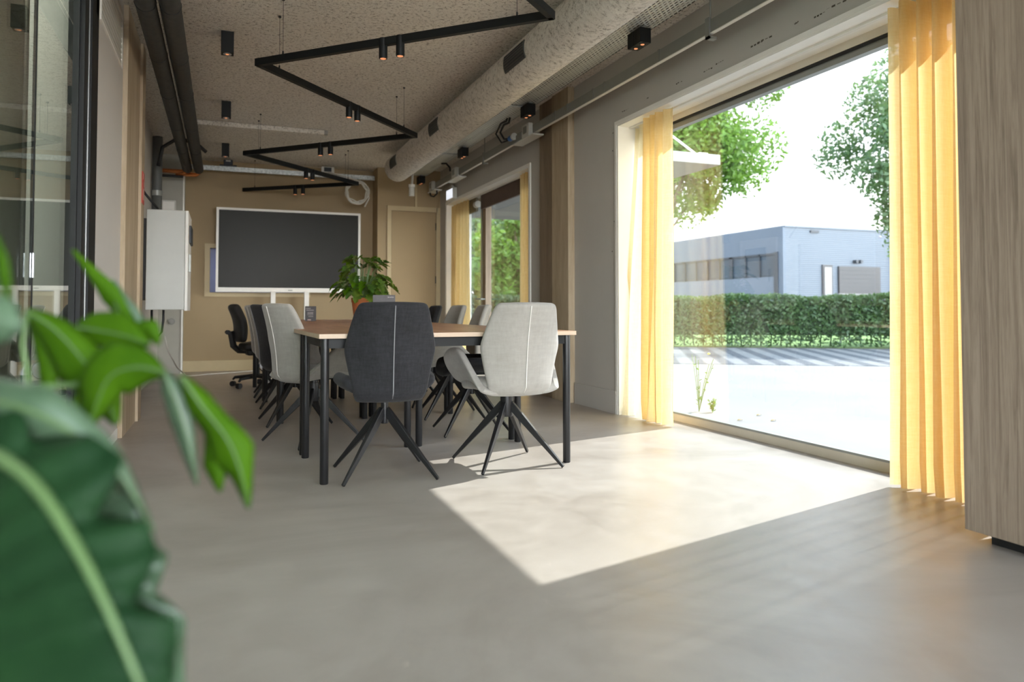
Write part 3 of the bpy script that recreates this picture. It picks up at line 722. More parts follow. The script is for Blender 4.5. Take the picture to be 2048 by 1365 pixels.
# ================================================================= CHAIRS
def cinterp(tab, x):
    for (a, va), (b, vb) in zip(tab, tab[1:]):
        if x <= b: t = max(0, (x - a) / (b - a)); return va + (vb - va) * t
    return tab[-1][1]
def shell_back(arm):
    W = [(.40, .160), (.425, .178), (.54, .203), (.655, .228), (.685, .228), (.78, .206), (.875, .180), (.897, .170), (.912, .158)]
    def fn(s, t):
        z = .405 + (.905 - .405) * t
        hw = cinterp(W, z); u = s * 2 - 1
        y = -.235 - .085 * ((z - .40) / .5) + .02 * math.sin(PI * t)
        y += (.055 + .03 * math.sin(PI * t)) * abs(u) ** 1.8
        if t < .12: y += .05 * (1 - t / .12) ** 2
        zz = z - (.004 * abs(u) ** 3 if t > .9 else 0)
        return (u * hw, y, zz)
    return fn
def make_chair(kind, label, grp):
    m = M_light if kind != 'dark' else M_dark; pm = M_pipel if kind != 'dark' else M_piped
    t = thing('conference_chair', (0, 0, 0), label, 'chair', 0, grp)
    fn = shell_back(True)
    b = MB().grid(fn, 14, 20).build('backrest', m, t, smooth=True, solid=.042, subsurf=1, soff=0)
    # piping seams: centre line on the outer face, and rim line
    def outer(s, tt, off=.022):
        p = Vector(fn(s, tt)); return (p.x, p.y - off, p.z)
    MB().tube([outer(.5 + .01 * (1 - k / 16), .03 + .93 * k / 16, .0235) for k in range(17)], .0028, 6).build('seam', pm, b, smooth=True)
    # seat pad: rounded cushion
    def seat(s, q):
        u = s * 2 - 1; v_ = q * 2 - 1
        uu = u * math.sqrt(1 - v_ * v_ * .32); vv = v_ * math.sqrt(1 - u * u * .28)
        hw = .235 if kind != 'dark' else .262
        front = .255
        y = vv * .235 + .02
        z = .452 + .012 * (u * u) - .028 * max(0, v_) ** 2 + (.06 if kind == 'dark' else .0) * abs(u) ** 4
        return (uu * hw, y, z)
    MB().grid(seat, 8, 8).build('seat', m, t, smooth=True, solid=.07, subsurf=2, soff=0)
    if kind != 'dark':
        for sg in (-1, 1):
            def arm(s, q, sg=sg):
                # s runs front -> back, q bottom -> top
                y = .21 - .41 * s
                zt = .668 - .02 * (1 - s) if s < .42 else .668 - (s - .42) / .58 * .235
                if s < .2: zt -= .05 * (1 - s / .2) ** 2
                zb = .415 + .03 * (1 - s)
                z = zb + (zt - zb) * q
                x = .205 + .095 * math.sin(PI / 2 * q) * (1 - s * .25) - .035 * s - .02 * s * s
                if q < .01: x -= .04
                return (sg * x, y, z)
            MB().grid(arm, 10, 7).build('armrest', m, t, smooth=True, solid=.035, subsurf=2, soff=0)
    r = .036 if kind != 'dark' else .020
    hb = MB().lathe([(r * .9, .265), (r, .272), (r, .385), (r * .8, .386), (r * .8, .42)], 24).build('hub', M_blackl, t); autosmooth(hb)
    MB().box((-.11, -.11, .408), (.11, .11, .420), bev=.003).build('mounting_plate', M_black, t)
    for k in range(4):
        a = PI / 4 + k * PI / 2
        top = Vector((math.cos(a) * r * .6, math.sin(a) * r * .6, .335)); bot = Vector((math.cos(a) * .335, math.sin(a) * .335, .008))
        side = Vector((-math.sin(a), math.cos(a), 0)); dn = (bot - top).normalized(); up = side.cross(dn)
        vs_ = []
        for tt, wd, hh in ((0, .011, .022), (.25, .0125, .020), (1, .007, .008)):
            p = top.lerp(bot, tt)
            vs_ += [p + side * wd + up * hh, p - side * wd + up * hh, p - side * wd - up * hh, p + side * wd - up * hh]
        fs = [(0, 1, 2, 3), (11, 10, 9, 8)]
        for q in range(2):
            for e in range(4): fs.append((q * 4 + e, q * 4 + (e + 1) % 4, q * 4 + 4 + (e + 1) % 4, q * 4 + 4 + e))
        zmin = min(v.z for v in vs_)
        for v in vs_:
            if v.z < .02: v.z = max(0.0, v.z - zmin if v.z - zmin < .02 else v.z)
        MB().add(vs_, fs).build('leg', M_blackl, t, bevel=.003)
    return t
G = 'conference chairs around the tables'
cl = make_chair('light', 'x', G); cd = make_chair('dark', 'x', G)
spots = [  # kind, x, y, facing angle (0 = +y), label
 ('dark', .805, 3.91, -3, 'charcoal fabric chair in the foreground with its back to the camera'),
 ('light', 1.50, 3.92, 2, 'pale grey armchair in the foreground standing partly in the sun'),
 ('light', .565, 5.03, -66, 'pale grey armchair on the left side nearest the camera'),
 ('dark', .53, 5.95, -86, 'charcoal chair on the left side between two pale ones'),
 ('light', .54, 7.0, -88, 'pale grey chair on the left side behind the charcoal one'),
 ('light', .54, 7.85, -92, 'pale grey chair on the left side beside the black office chair'),
 ('dark', 1.66, 5.03, 84, 'charcoal chair on the window side directly behind the sunlit armchair'),
 ('light', 1.74, 5.82, 82, 'pale grey armchair on the window side between a charcoal and a pale one'),
 ('light', 1.78, 6.60, 92, 'pale grey armchair on the window side beside the farthest charcoal chair'),
 ('dark', 1.76, 7.35, 88, 'charcoal chair on the window side farthest from the camera'),
]
used = set()
for kd, x, y, a, lb in spots:
    src = cl if kd == 'light' else cd
    o = src if kd not in used else dup(src)
    used.add(kd); o.location = (x, y, 0); o.rotation_euler = (0, 0, math.radians(a)); o['label'] = lb

# office chair
oc = thing('office_chair', (.37, 8.80, 0), 'black swivel office chair with castors near the screen', 'chair', math.radians(-82))
def ob_(s, t):
    u = s * 2 - 1; z = .50 + .42 * t; hw = .19 + .05 * math.sin(PI * min(1, t * 1.1)) - .06 * t
    return (u * hw, -.22 - .09 * t + .05 * math.sin(PI * t * .9) + .05 * u * u, z)
bk = MB().grid(ob_, 8, 8).build('backrest', M_blackp, oc, smooth=True, solid=.085, subsurf=1)
MB().tube([(0, -.05, .40), (0, -.20, .41), (0, -.255, .46), (0, -.285, .62)], .035, 8).build('back_support', M_blackp, oc)
MB().tube([(-.05, -.315, .61), (.05, -.315, .61)], .025, 10).build('adjuster_knob', M_blackp, bk)
def os_(s, q):
    u = s * 2 - 1; v_ = q * 2 - 1
    return (u * .235 * math.sqrt(1 - v_ * v_ * .3), v_ * .22 * math.sqrt(1 - u * u * .3) + .02, .46 - .02 * v_ * v_)
MB().grid(os_, 8, 8).build('seat', M_blackp, oc, smooth=True, solid=.08, subsurf=1)
MB().box((-.09, -.12, .35), (.09, .12, .42), bev=.02).build('mechanism', M_blackp, oc)
MB().lathe([(.028, .10), (.028, .25), (.018, .25), (.018, .37)], 14).build('gas_lift', M_black, oc)
for k in range(5):
    a = k * 2 * PI / 5 + .35; e = (math.cos(a) * .28, math.sin(a) * .28)
    l = MB().tube([(0, 0, .12), (e[0] * .5, e[1] * .5, .11), (e[0] * .92, e[1] * .92, .10), (e[0], e[1], .075)], [.026, .02, .016, .012], 8).build('base_arm', M_blackp, oc, smooth=True)
    sd = Vector((-math.sin(a), math.cos(a), 0))
    MB().tube([(e[0] + sd.x * -.022, e[1] + sd.y * -.022, .03), (e[0] + sd.x * .022, e[1] + sd.y * .022, .03)], .03, 14).build('castor', M_blackp, l)

# round silver appliance on the floor by the office chair
fn_ = thing('desk_fan', (.50, 9.32, 0), 'small silver fan on the floor behind the office chair', 'fan')
MB().lathe([(.09, 0), (.09, .02), (.03, .035), (.02, .05), (.02, .14)], 20).build('base', M_silver, fn_)
MB().tube([(0, -.04, .21), (0, .03, .21)], .085, 22).build('head', M_silver, fn_)
MB().tube([(0, -.05, .21), (0, -.041, .21)], .06, 22).build('front_disc', M_whitep, fn_)
MB().tube([(math.cos(a_) * .095, -.02, .21 + math.sin(a_) * .095) for a_ in [k * PI / 12 for k in range(25)]], .006, 6).build('guard_ring', M_blackp, fn_)
gb = thing('bottle', (.62, 9.2, 0), 'clear bottle with a green label on the floor under the tables', 'bottle')
MB().lathe([(.045, 0), (.05, .01), (.05, .2), (.018, .27), (.018, .33)], 18).build('body', M_silver, gb, smooth=True)
MB().lathe([(.0515, .08), (.0515, .17)], 18, cap=False).build('label', M_green, gb)

# ================================================================= TABLE THINGS
def pot_plant():
    d = 6.95; p = at(724, 600, d); X, Y = p.x, p.y
    t = thing('potted_plant', (X, Y, .745), 'bushy split leaf plant in a terracotta pot on the table', 'plant')
    MB().lathe([(.066, 0), (.070, .005), (.094, .185), (.098, .186), (.101, .225), (.094, .228), (.088, .205), (.085, .20)], 32).build('pot', M_terra, t, smooth=True)
    MB().lathe([(.001, .198), (.05, .205), (.086, .198), (.080, .18), (.001, .18)], 24).build('soil', M_soil, t)
    r = random.Random(4); st = MB()
    spec = []
    for k in range(99):
        a = r.uniform(0, 2 * PI); el = math.asin(r.uniform(-.72, 1.0)); q_ = r.uniform(.62, 1.0)
        tip = Vector((math.cos(a) * math.cos(el) * .245 * q_, math.sin(a) * math.cos(el) * .245 * q_, .36 + math.sin(el) * (.29 if el > 0 else .17) * q_))
        spec.append((a, tip))
    for k, (a, tip) in enumerate(spec):
        root = Vector((math.cos(a) * .03, math.sin(a) * .03, .2)); mid = root.lerp(tip, .55) + Vector((0, 0, .07))
        st.tube([tuple(root), tuple(mid), tuple(tip)], [.003, .0025, .002], 5)
        out = Vector((math.cos(a), math.sin(a), r.uniform(-1.3, -.3) if tip.z < .5 else r.uniform(-.4, .35))).normalized(); L = r.uniform(.09, .14); W_ = L * r.uniform(.36, .50)
        side = out.cross(Vector((0, 0, 1))).normalized(); side = (side + Vector((0, 0, r.uniform(-.5, .5)))).normalized(); nrm = side.cross(out)
        lm = MB(); n_ = 12; vs_ = []; fs = []
        for i in range(n_ + 1):
            s = i / n_; wv = W_ * (math.sin(PI * s ** .75) ** .8 if 0 < s < 1 else 0.0)
            notch = .55 if (i % 3 == 0 and 0 < i < n_) else 1.0
            c = tip + out * (L * s) - Vector((0, 0, 1)) * (L * .25 * s * s)
            vs_ += [c - side * wv * notch + nrm * wv * .3, c - side * wv * .45 + nrm * wv * .08, c, c + side * wv * .45 + nrm * wv * .08, c + side * wv * notch + nrm * wv * .3]
        for i in range(n_):
            for q in range(4):
                if q in (0, 3) and i % 3 == 1 and r.random() < .4: continue
                fs.append((i * 5 + q, i * 5 + q + 1, i * 5 + q + 6, i * 5 + q + 5))
        lm.add([tuple(v) for v in vs_], fs).build('leaf', M_leafv if r.random() < (.75 if tip.z > .42 else .35) else M_leafb if r.random() < .25 else MATS['mid_green_leaf'], t, smooth=True)
    st.build('stems', M_stem, t)
    return X, Y
leafmat('mid_green_leaf', (.025, .07, .012), (.06, .14, .02), .35, 14, .25)
PX, PYY = pot_plant()
def text_bars(par, bars, m, y=-.0045):
    tm = MB()
    for x0, x1, z0, z1 in bars:
        k = x0
        while k < x1: tm.box((k, y, z0), (min(k + .0045, x1), y - .0006, z1)); k += .0065
    tm.build('lettering', m, par)
p = on(621, 642.5, 2, .745)
c1 = thing('sign_holder', (p.x, p.y, .745), 'small upright dark card standing on the left tables', 'sign', math.radians(-8))
MB().box((-.055, -.004, 0), (.055, .004, .152), rot=Matrix.Rotation(math.radians(-6), 3, 'X'), piv=(0, 0, 0)).build('card', M_card, c1)
MB().box((-.055, 0, 0), (.055, .06, .004)).build('foot', M_blackp, c1)
tm = MB(); R6 = Matrix.Rotation(math.radians(-6), 3, 'X')
for x0, x1, z0, z1 in ((-.045, .0, .122, .134), (-.042, .032, .104, .116), (-.03, .025, .072, .090), (-.032, .028, .060, .066), (-.02, .026, .042, .052)):
    k = x0
    while k < x1: tm.box((k, -.0042, z0), (min(k + .006, x1), -.0050, z1), rot=R6, piv=(0, 0, 0)); k += .0082
tm.build('lettering', mat('grey_print', (.30, .27, .27), .6), c1)
MB().box((-.03, -.0042, .006), (.004, -.005, .017), rot=R6, piv=(0, 0, 0)).build('logo_bar', mat('pink_print', (.62, .45, .42), .6), c1)
q = at(768, 605, 5.9)
c2 = thing('sign_holder', (q.x, q.y, .745), 'wide dark card standing on the tables right of the plant', 'sign', math.radians(-8))
MB().box((-.088, -.005, 0), (.088, .005, .235), bev=.001).build('card', M_card, c2)
MB().box((-.098, 0, 0), (.098, .06, .004)).build('foot', M_blackp, c2)
tm = MB()
for k, h_ in enumerate((.010, .008, .008, .009, .008)): tm.lathe([(.0038, 0), (.0038, .001)], 8, (.035 + k * .0095, -.0058, .217)); tm.box((.0315 + k * .0095, -.0055, .213), (.0335 + k * .0095, -.0062, .213 + h_))
tm.build('lettering', mat('pale_print', (.62, .56, .56), .6), c2)

# ================================================================= SCREEN
sx0, sx1, sz0, sz1 = on(433, 416, 1, 10.95).x, on(721, 427, 1, 10.95).x, on(433, 584, 1, 10.95).z, on(577, 421, 1, 10.95).z
scn = thing('display_screen', ((sx0 + sx1) / 2, 10.95, 0), 'large dark presentation screen with white frame before the ochre wall', 'screen')
hw = (sx1 - sx0) / 2
fm = MB(); e = .032
fm.box((-hw, -.01, sz0), (hw, .03, sz0 + .062)); fm.box((-hw, -.01, sz1 - e), (hw, .03, sz1)); fm.box((-hw, -.01, sz0 + .062), (-hw + e, .03, sz1 - e)); fm.box((hw - e, -.01, sz0 + .062), (hw, .03, sz1 - e))
fm.box((-hw + .02, .03, sz0 + .05), (hw - .02, .07, sz1 - .02))
fm.build('frame', M_white, scn)
B((-hw + e, -.004, sz0 + .062), (hw - e, .004, sz1 - e), 'panel', M_screen, scn)
lm_ = MB()
for x in (hw - .36, hw - .31): lm_.lathe([(.011, 0), (.011, .002)], 10, (x, 0, 0))
MB().box((hw - .38, -.0115, sz0 + .018), (hw - .355, -.0099, sz0 + .040)).box((hw - .335, -.0115, sz0 + .018), (hw - .31, -.0099, sz0 + .040)).build('front_ports', M_greyal, scn)
MB().box((-.03, -.0115, sz0 + .022), (.03, -.0099, sz0 + .034)).build('maker_mark', M_greyal, scn)
for u in (546, 613):
    x = on(u, 600, 1, 10.95).x - (sx0 + sx1) / 2
    MB().box((x - .033, -.02, .0), (x + .033, .03, sz0 + .02), bev=.004).build('leg', M_white, scn)
    MB().box((x - .033, -.35, .0), (x + .033, .15, .03), bev=.004).build('foot', M_white, scn)

# ================================================================= LEFT WALL THINGS
eb = thing('electrical_enclosure', (-.79, 8.0, .86), 'white wall mounted electrical enclosure on the left wall', 'enclosure')
MB().box((.09, 0, 0), (.435, .75, .985), bev=.006).build('body', M_cabinet, eb)
MB().box((.0, .06, .1), (.09, .70, .9)).build('wall_bracket', M_blackp, eb)
dd = MB().box((.437, .0, -.01), (.465, .75, .985), bev=.004).build('door', M_white, eb)
MB().box((.466, .10, .38), (.49, .13, .56), bev=.003).build('handle', M_greyal, dd)
MB().box((.465, .2, .68), (.485, .62, .86), bev=.003).build('display', M_bframe, dd)
MB().tube([(.14, .1, 0), (.14, .1, -.12), (.17, .1, -.22), (.20, .1, -.26), (.23, .1, -.22), (.245, .1, -.10), (.245, .1, 0)], .011, 8).build('cable_loop', M_blackp, eb, smooth=True)
cbl = MB().tube([(-.53, 8.1, .60), (-.50, 8.1, .45), (-.44, 8.6, .25), (-.38, 9.4, .09), (-.30, 10.3, .02), (-.15, 10.6, .008), (.1, 10.72, .008), (.5, 10.95, .008)], .007, 8).build('power_cable', M_cable, smooth=True)
tag(cbl, 'pale cable drooping from the enclosure along the floor to the ochre wall', 'cable')
fs_ = thing('fire_sign', (-.60, 6.50, 1.70), 'narrow red fire safety sign on the timber column', 'sign')
MB().box((0, -.075, 0), (.006, .075, .25), bev=.002).build('plate', M_red, fs_)
MB().box((.006, -.045, .03), (.0075, .045, .12)).box((.006, .015, .14), (.0075, .045, .18)).box((.006, -.045, .19), (.0075, -.02, .235)).build('pictogram', mat('faded_print', (.62, .35, .28), .6), fs_)
sk = thing('junction_box', (-.70, 10.88, 2.02), 'small white box on the grey pier above the enclosure', 'junction box')
MB().box((-.07, -.06, 0), (.10, .02, .30), bev=.006).build('housing', M_whitep, sk)
MB().box((-.055, -.066, .02), (.085, -.06, .28), bev=.002).build('cover', M_white, sk)
so = thing('wall_socket', (-.635, 10.9, .70), 'round grey blank socket on the pale pier', 'socket')
MB().tube([(0, -.012, 0), (0, 0, 0)], .045, 20).build('plate', M_trunk, so)
MB().tube([(0, -.016, 0), (0, -.012, 0)], .03, 20).build('cap', mat('socket_cap', (.30, .30, .28), .5), so)
dp = thing('drain_pipe', (-.735, 9.6, 1.9), 'dark grey vertical pipe above the enclosure on the left wall', 'pipe')
MB().lathe([(.055, 0), (.055, 1.0)], 20).build('pipe', mat('dark_grey_pvc', (.10, .105, .10), .5), dp, smooth=True)
MB().lathe([(.062, .3), (.062, .36)], 20).build('clamp', M_greyal, dp)
bc = MB().tube([(-.70, 9.3, 2.5), (-.66, 9.3, 2.72), (-.50, 9.3, 2.84), (-.30, 9.35, 2.80), (-.2, 9.4, 2.72)], .022, 8).build('cable_hose', M_blackp, smooth=True)
tag(bc, 'black bent hose between the left wall and the insulated pipes', 'hose')
bc = MB().tube([(-.78, 8.05, 2.10), (-.72, 8.05, 2.0), (-.60, 8.05, 1.852)], .012, 8).build('power_cable', M_blackp, smooth=True)
tag(bc, 'short black cable entering the top of the white enclosure', 'cable')

# ================================================================= CEILING THINGS
def pipe(x, label):
    t = thing('insulated_pipe', (x, 2.0, 2.72), label, 'pipe', group='insulated pipes under the ceiling')
    MB().tube([(0, -3.5, 0), (0, 8.62, 0)], .060, 24).build('insulation', M_dgrey, t, smooth=True)
    for y in (.4, 1.5, 2.9, 3.9, 4.9, 6.1, 7.3):
        MB().tube([(0, y, 0), (0, y + .012, 0)], .0625, 24).build('joint_tape', M_blackp, t)
    return t
pipe(-.455, 'left one of two charcoal insulated pipes under the ceiling'); pipe(-.315, 'right one of two charcoal insulated pipes under the ceiling')
gp = MB().tube([(-.385, -1.5, 2.80), (-.385, 10.5, 2.80)], .014, 10).build('conduit', M_galv, smooth=True)
tag(gp, 'thin galvanised conduit between the two insulated pipes', 'conduit')
cpp = thing('copper_pipe', (-.8, 10.63, 2.66), 'bright copper pipes turning from the insulated pipes to the left wall', 'pipe')
MB().tube([(0, 0, .02), (.32, 0, .02), (.345, -.01, .04), (.345, -.02, .06)], .028, 14).build('pipe', M_copper, cpp, smooth=True)
MB().tube([(.2, .07, .0), (.45, .07, .0), (.485, .03, .02), (.485, -.02, .06)], .028, 14).build('pipe', M_copper, cpp, smooth=True)
MB().tube([(0, -.02, -.05), (.30, -.02, -.05)], .018, 10).build('lower_pipe', M_blackp, cpp)

# spiral duct
DX, DZ, DR, DY = 2.15, 2.735, .172, 9.72
dk = thing('air_duct', (DX, 0, DZ), 'long round sprayed air duct under the ceiling', 'duct')
r_ = random.Random(2)
prof = [-2.0 + k * .25 for k in range(int((DY + 2) / .25) + 1)]
MB().tube([(0, y, 0) for y in prof] + [(0, DY - .03, 0), (0, DY, 0)], [DR] * (len(prof)) + [DR, DR * .93], 48).build('duct_body', M_duct, dk, smooth=True)
for (y0, y1) in ((4.82, 5.22), (7.10, 7.43), (9.02, 9.35)):
    g = MB(); a0, a1 = math.radians(163), math.radians(205)
    def gf(s, t, y0=y0, y1=y1): a = a0 + (a1 - a0) * t; return (math.cos(a) * (DR + .006), y0 + (y1 - y0) * s, math.sin(a) * (DR + .006))
    gr = g.grid(gf, 2, 8).build('grille', mat('grille_grey_%d' % int(y0), (.075, .078, .07), .5, .3), dk, solid=.008)
    sl = MB()
    for k in range(6):
        a = a0 + (a1 - a0) * (k + .7) / 6.5
        sl.tube([(math.cos(a) * (DR + .012), y0 + .015, math.sin(a) * (DR + .012)), (math.cos(a) * (DR + .012), y1 - .015, math.sin(a) * (DR + .012))], .003, 5)
    sl.build('slat', M_bframe, gr)
# perforated cable tray
tr_ = thing('cable_tray', (2.55, 0, 2.83), 'perforated galvanised cable tray between duct and window wall', 'cable tray')
MB().box((0, -1.5, 0), (.235, 10.6, .003)).build('tray_floor', M_perf, tr_)
MB().box((0, -1.5, 0), (.003, 10.6, .05)).box((.232, -1.5, 0), (.235, 10.6, .05)).build('side_rail', M_galv, tr_)
cbm = MB(); rr_ = random.Random(6)  # dark tubes added above the slots so they read as shaded
for k in range(9): cbm.tube([(.02 + k * .024, -1.4 + j * .6, .014 + .004 * math.sin(j * 1.3 + k)) for j in range(20)], .0105, 6)
cbo = cbm.build('slot_darkening_cables', M_blackp, smooth=True); cbo.location = (2.55, 0, 2.83); tag(cbo, 'dark cables added in the perforated tray to darken its slots', 'cables', kind='stuff')
MB().box((0.0, -1.5, .047), (.012, 10.6, .05)).box((-.001, -1.5, -.003), (.004, 10.6, .0)).build('rolled_edge', M_trunkl, tr_)
for k, y in enumerate((3.62, 6.55, 8.9)): MB().box((-.02, y, -.012), (.26, y + .035, -.002)).tube([(.25, y + .017, 0), (.25, y + .017, .12)], .005, 6).build('hanger_bar', M_galv, tr_)
# trunking on the window side
tk = thing('cable_trunking', (2.86, 0, 2.62), 'grey rectangular cable trunking hung along the window wall', 'trunking')
MB().box((0, -1.5, 0), (.028, 10.72, .085)).build('duct_box', M_trunk, tk)
MB().box((-.004, -1.5, -.006), (.024, 10.72, .0)).build('bottom_lid', M_trunkl, tk)
for y in (4.45, 5.25, 5.45, 5.95, 6.2): MB().box((-.004, y, 0), (.030, y + .02, .09)).build('coupler', M_trunk, tk)
for y in (3.86, 8.22):
    MB().box((-.012, y, -.035), (.0, y + .04, .10)).box((-.012, y, -.035), (.05, y + .04, -.02)).build('bracket', M_greyal, tk)
    MB().tube([(.014, y + .02, .09), (.014, y + .02, .33)], .006, 8).build('hanger_rod', M_greyal, tk)
# sockets on the trunking
def sockbox(y, label, ln=.55):
    t = thing('socket_box', (2.85, y, 2.60), label, 'socket box', group='socket boxes on the trunking')
    MB().box((-.045, 0, -.022), (.075, ln, -.008), bev=.003).build('base_plate', M_whitep, t)
    MB().box((-.04, .12, -.008), (.008, .30, .125), bev=.006).build('housing', M_whitep, t)
    MB().box((-.044, .16, .03), (-.039, .25, .10)).build('socket_face', M_trunk, t)
    MB().box((-.035, max(.31, ln - .22), -.008), (.008, ln - .03, .07), bev=.006).build('housing', M_trunk, t); return t
sockbox(6.62, 'white socket box with blue plug beside the pale timber post'); sockbox(9.1, 'white socket box above the rear window', .5); sockbox(10.25, 'white socket box in the corner over the ochre door', .35)
pl = thing('power_plug', (2.80, 7.12, 2.66), 'bright blue plug with black cables at the socket box', 'plug')
MB().tube([(0, 0, 0), (0, .10, 0)], .030, 14).build('body', M_blue, pl)
MB().tube([(0, -.03, 0), (0, 0, 0)], .036, 14).build('collar', M_whitep, pl)
MB().tube([(0, .10, .0), (-.02, .22, .02), (-.05, .26, .10), (-.06, .12, .15), (-.07, -.05, .13), (-.08, -.12, .19)], .011, 8).build('cable', M_blackp, pl, smooth=True)
MB().tube([(0, .10, -.01), (-.02, .30, .0), (-.07, .34, .10), (-.08, .16, .17), (-.09, -.03, .15), (-.10, -.12, .20)], .009, 8).build('cable', M_blackp, pl, smooth=True)
for y, z, lb in ((9.45, 2.73, 'black cable drop above the rear socket box'), ):
    o = MB().tube([(2.72, y + .10, 2.82), (2.76, y + .02, 2.81), (2.80, y - .02, 2.75), (2.80, y - .03, 2.70)], .012, 8).build('power_cable', M_blackp, smooth=True); tag(o, lb, 'cable')
o = MB().tube([(2.86, 10.30, 2.60), (2.86, 10.28, 2.53), (2.84, 10.38, 2.50), (2.83, 10.52, 2.53), (2.83, 10.56, 2.60)], .012, 8).build('power_cable', M_blackp, smooth=True)
tag(o, 'black cable loop under the corner socket box', 'cable')
# surface spotlights hanging at the tray
def lamp_light(par, loc, e=3.0, ang=75):
    d = bpy.data.lights.new('lamp_light', 'SPOT'); d.energy = e; d.spot_size = math.radians(ang); d.spot_blend = .6; d.color = (1, .74, .50); d.shadow_soft_size = .015
    o = bpy.data.objects.new('lamp_light', d); sc.collection.objects.link(o); o.parent = par; o.location = loc; return o
def cube_light(x, y, z, label, grp, double=True, s=.085, h=.105):
    t = thing('surface_spotlight', (x, y, z), label, 'spotlight', 0, grp)
    n = 2 if double else 1
    hb = MB()
    for k in range(n): hb.box((-s / 2, k * (s + .004), -h), (s / 2, k * (s + .004) + s, 0), bev=.002)
    hb.build('housing', M_black, t)
    for k in range(n):
        c = (0, k * (s + .004) + s / 2)
        rg = MB().lathe([(.030, 0), (.030, -.003), (.020, -.003), (.020, 0)], 20, (c[0], c[1], -h)).build('trim_ring', M_blackp, t)
        MB().lathe([(.001, 0), (.0135, 0), (.0135, -.0035), (.001, -.0045)], 16, (c[0], c[1], -h)).build('lamp', M_bulb, t)
    MB().box((-.02, .02, 0), (.02, .05, CZ - z - .001)).build('stem', M_galv, t)
    return t
LT = [(2.70, 4.37, 2.815, 'black twin spotlight under the tray near the large window'), (2.70, 6.40, 2.815, 'black twin spotlight above the blue plug'),
      (2.70, 8.45, 2.815, 'black twin spotlight under the tray before the rear window'), (2.70, 10.5, 2.815, 'black twin spotlight in the far corner of the tray')]
for x, y, z, lb in LT: cube_light(x, y, z, lb, 'twin spotlights along the cable tray')
for y, lb in ((5.92, 'black ceiling downlight nearest the camera left of the track'), (7.92, 'middle black ceiling downlight left of the track'), (9.95, 'black ceiling downlight nearest the screen')):
    t = thing('ceiling_downlight', (.012, y, CZ), lb, 'downlight', 0, 'black ceiling downlights')
    MB().box((-.045, -.045, -.16), (.045, .045, 0), bev=.002).build('housing', M_black, t)
    MB().lathe([(.030, -.163), (.030, -.16), (.020, -.16), (.020, -.163)], 18).build('trim_ring', M_silver, t)
    MB().lathe([(.001, -.1645), (.014, -.1635), (.014, -.160)], 14, cap=False).build('lamp', M_bulb, t)
    lamp_light(t, (0, 0, -.17), 4)
# zigzag track
TZ = 2.545
P = [(1.33, 3.44), (1.727, 3.80), (.205, 5.27), (1.715, 6.95), (.205, 8.42), (1.66, 9.93), (.26, 11.02)]
zt_ = thing('track_light', (0, 0, TZ), 'black zigzag suspended track with small cylinder spotlights', 'track light')
zm = MB()
for a, b in zip(P, P[1:]):
    a = Vector((*a, 0)); b = Vector((*b, 0)); d = (b - a).normalized(); n = Vector((-d.y, d.x, 0)) * .0175
    a2 = a - d * .012; b2 = b + d * .012; h = .024
    vv = [a2 + n, a2 - n, b2 - n, b2 + n]
    zm.add([v + Vector((0, 0, -h)) for v in vv] + [v + Vector((0, 0, h)) for v in vv], [(0, 3, 2, 1), (4, 5, 6, 7), (0, 1, 5, 4), (1, 2, 6, 5), (2, 3, 7, 6), (3, 0, 4, 7)])
zm.build('track_profile', M_black, zt_)
wm = MB()
wires = []
for a, b in zip(P[1:], P[2:]):
    for f_ in (.10, .90):
        x = a[0] + (b[0] - a[0]) * f_; y = a[1] + (b[1] - a[1]) * f_
        wires.append((x, y))
for x, y in wires:
    wm = MB().tube([(x, y, .022), (x, y, CZ - TZ)], .0016, 6).lathe([(.007, .022), (.005, .05)], 8, (x, y, 0)).lathe([(.010, CZ - TZ - .012), (.010, CZ - TZ)], 10, (x, y, 0)).build('suspension_wire', M_blackp, zt_)
for si, (a, b) in enumerate(zip(P[1:], P[2:])):
    f_ = [.50, .52, .50, .52, .50][si]
    L = math.dist(a, b)
    for dlt in (-.062, .062):
        g = f_ + dlt / L; x = a[0] + (b[0] - a[0]) * g; y = a[1] + (b[1] - a[1]) * g
        h_ = MB().lathe([(.0255, -.105), (.0265, -.10), (.0265, .022), (.020, .026)], 22, (x, y, 0)).build('spot_head', M_black, zt_); autosmooth(h_)
        MB().lathe([(.001, -.1055), (.019, -.1055), (.019, -.103)], 16, (x, y, 0), cap=False).build('lamp', M_bulb, h_)
        lamp_light(h_, (x, y, -.112))
# end wall galvanised channel, sensor, coil
ch = thing('steel_channel', (-.78, 10.92, 2.775), 'galvanised steel channel spanning the end wall', 'channel')
MB().box((0, 0, 0), (2.86, .04, .065)).build('web', M_galv, ch)
MB().box((0, -.006, .0), (2.86, 0, .004)).box((0, -.006, .061), (2.86, 0, .065)).build('flange', M_galv, ch)
bm_ = thing('ceiling_rail', (-.42, 8.78, 2.895), 'pale cable rail fixed across the ceiling', 'rail')
MB().box((0, -.03, 0), (1.50, .03, .052), bev=.004).build('rail', M_ceil, bm_); MB().box((1.50, -.025, .005), (1.54, .025, .05)).build('end_cap', M_trunk, bm_)
jb = thing('wall_sensor', (1.40, 10.90, 2.845), 'white control box with dark window above the channel', 'control box')
MB().box((-.09, 0, 0), (.09, .06, .085), bev=.005).build('housing', M_whitep, jb); MB().box((-.055, -.004, .012), (.05, 0, .072)).build('dark_window', M_bframe, jb)
cc = thing('cable_coil', (0, 0, 0), 'coil of pale cable hanging from the channel beside the screen', 'cable')
cx_ = on(714, 385, 1, 10.6)
pts = []
for k in range(49):
    a = PI * .6 + 2 * PI * k / 24; rr = .145 + .018 * math.sin(k * .9); pts.append((cx_.x + rr * math.cos(a), 10.60 + .012 * math.sin(k * .5), cx_.z + rr * math.sin(a)))
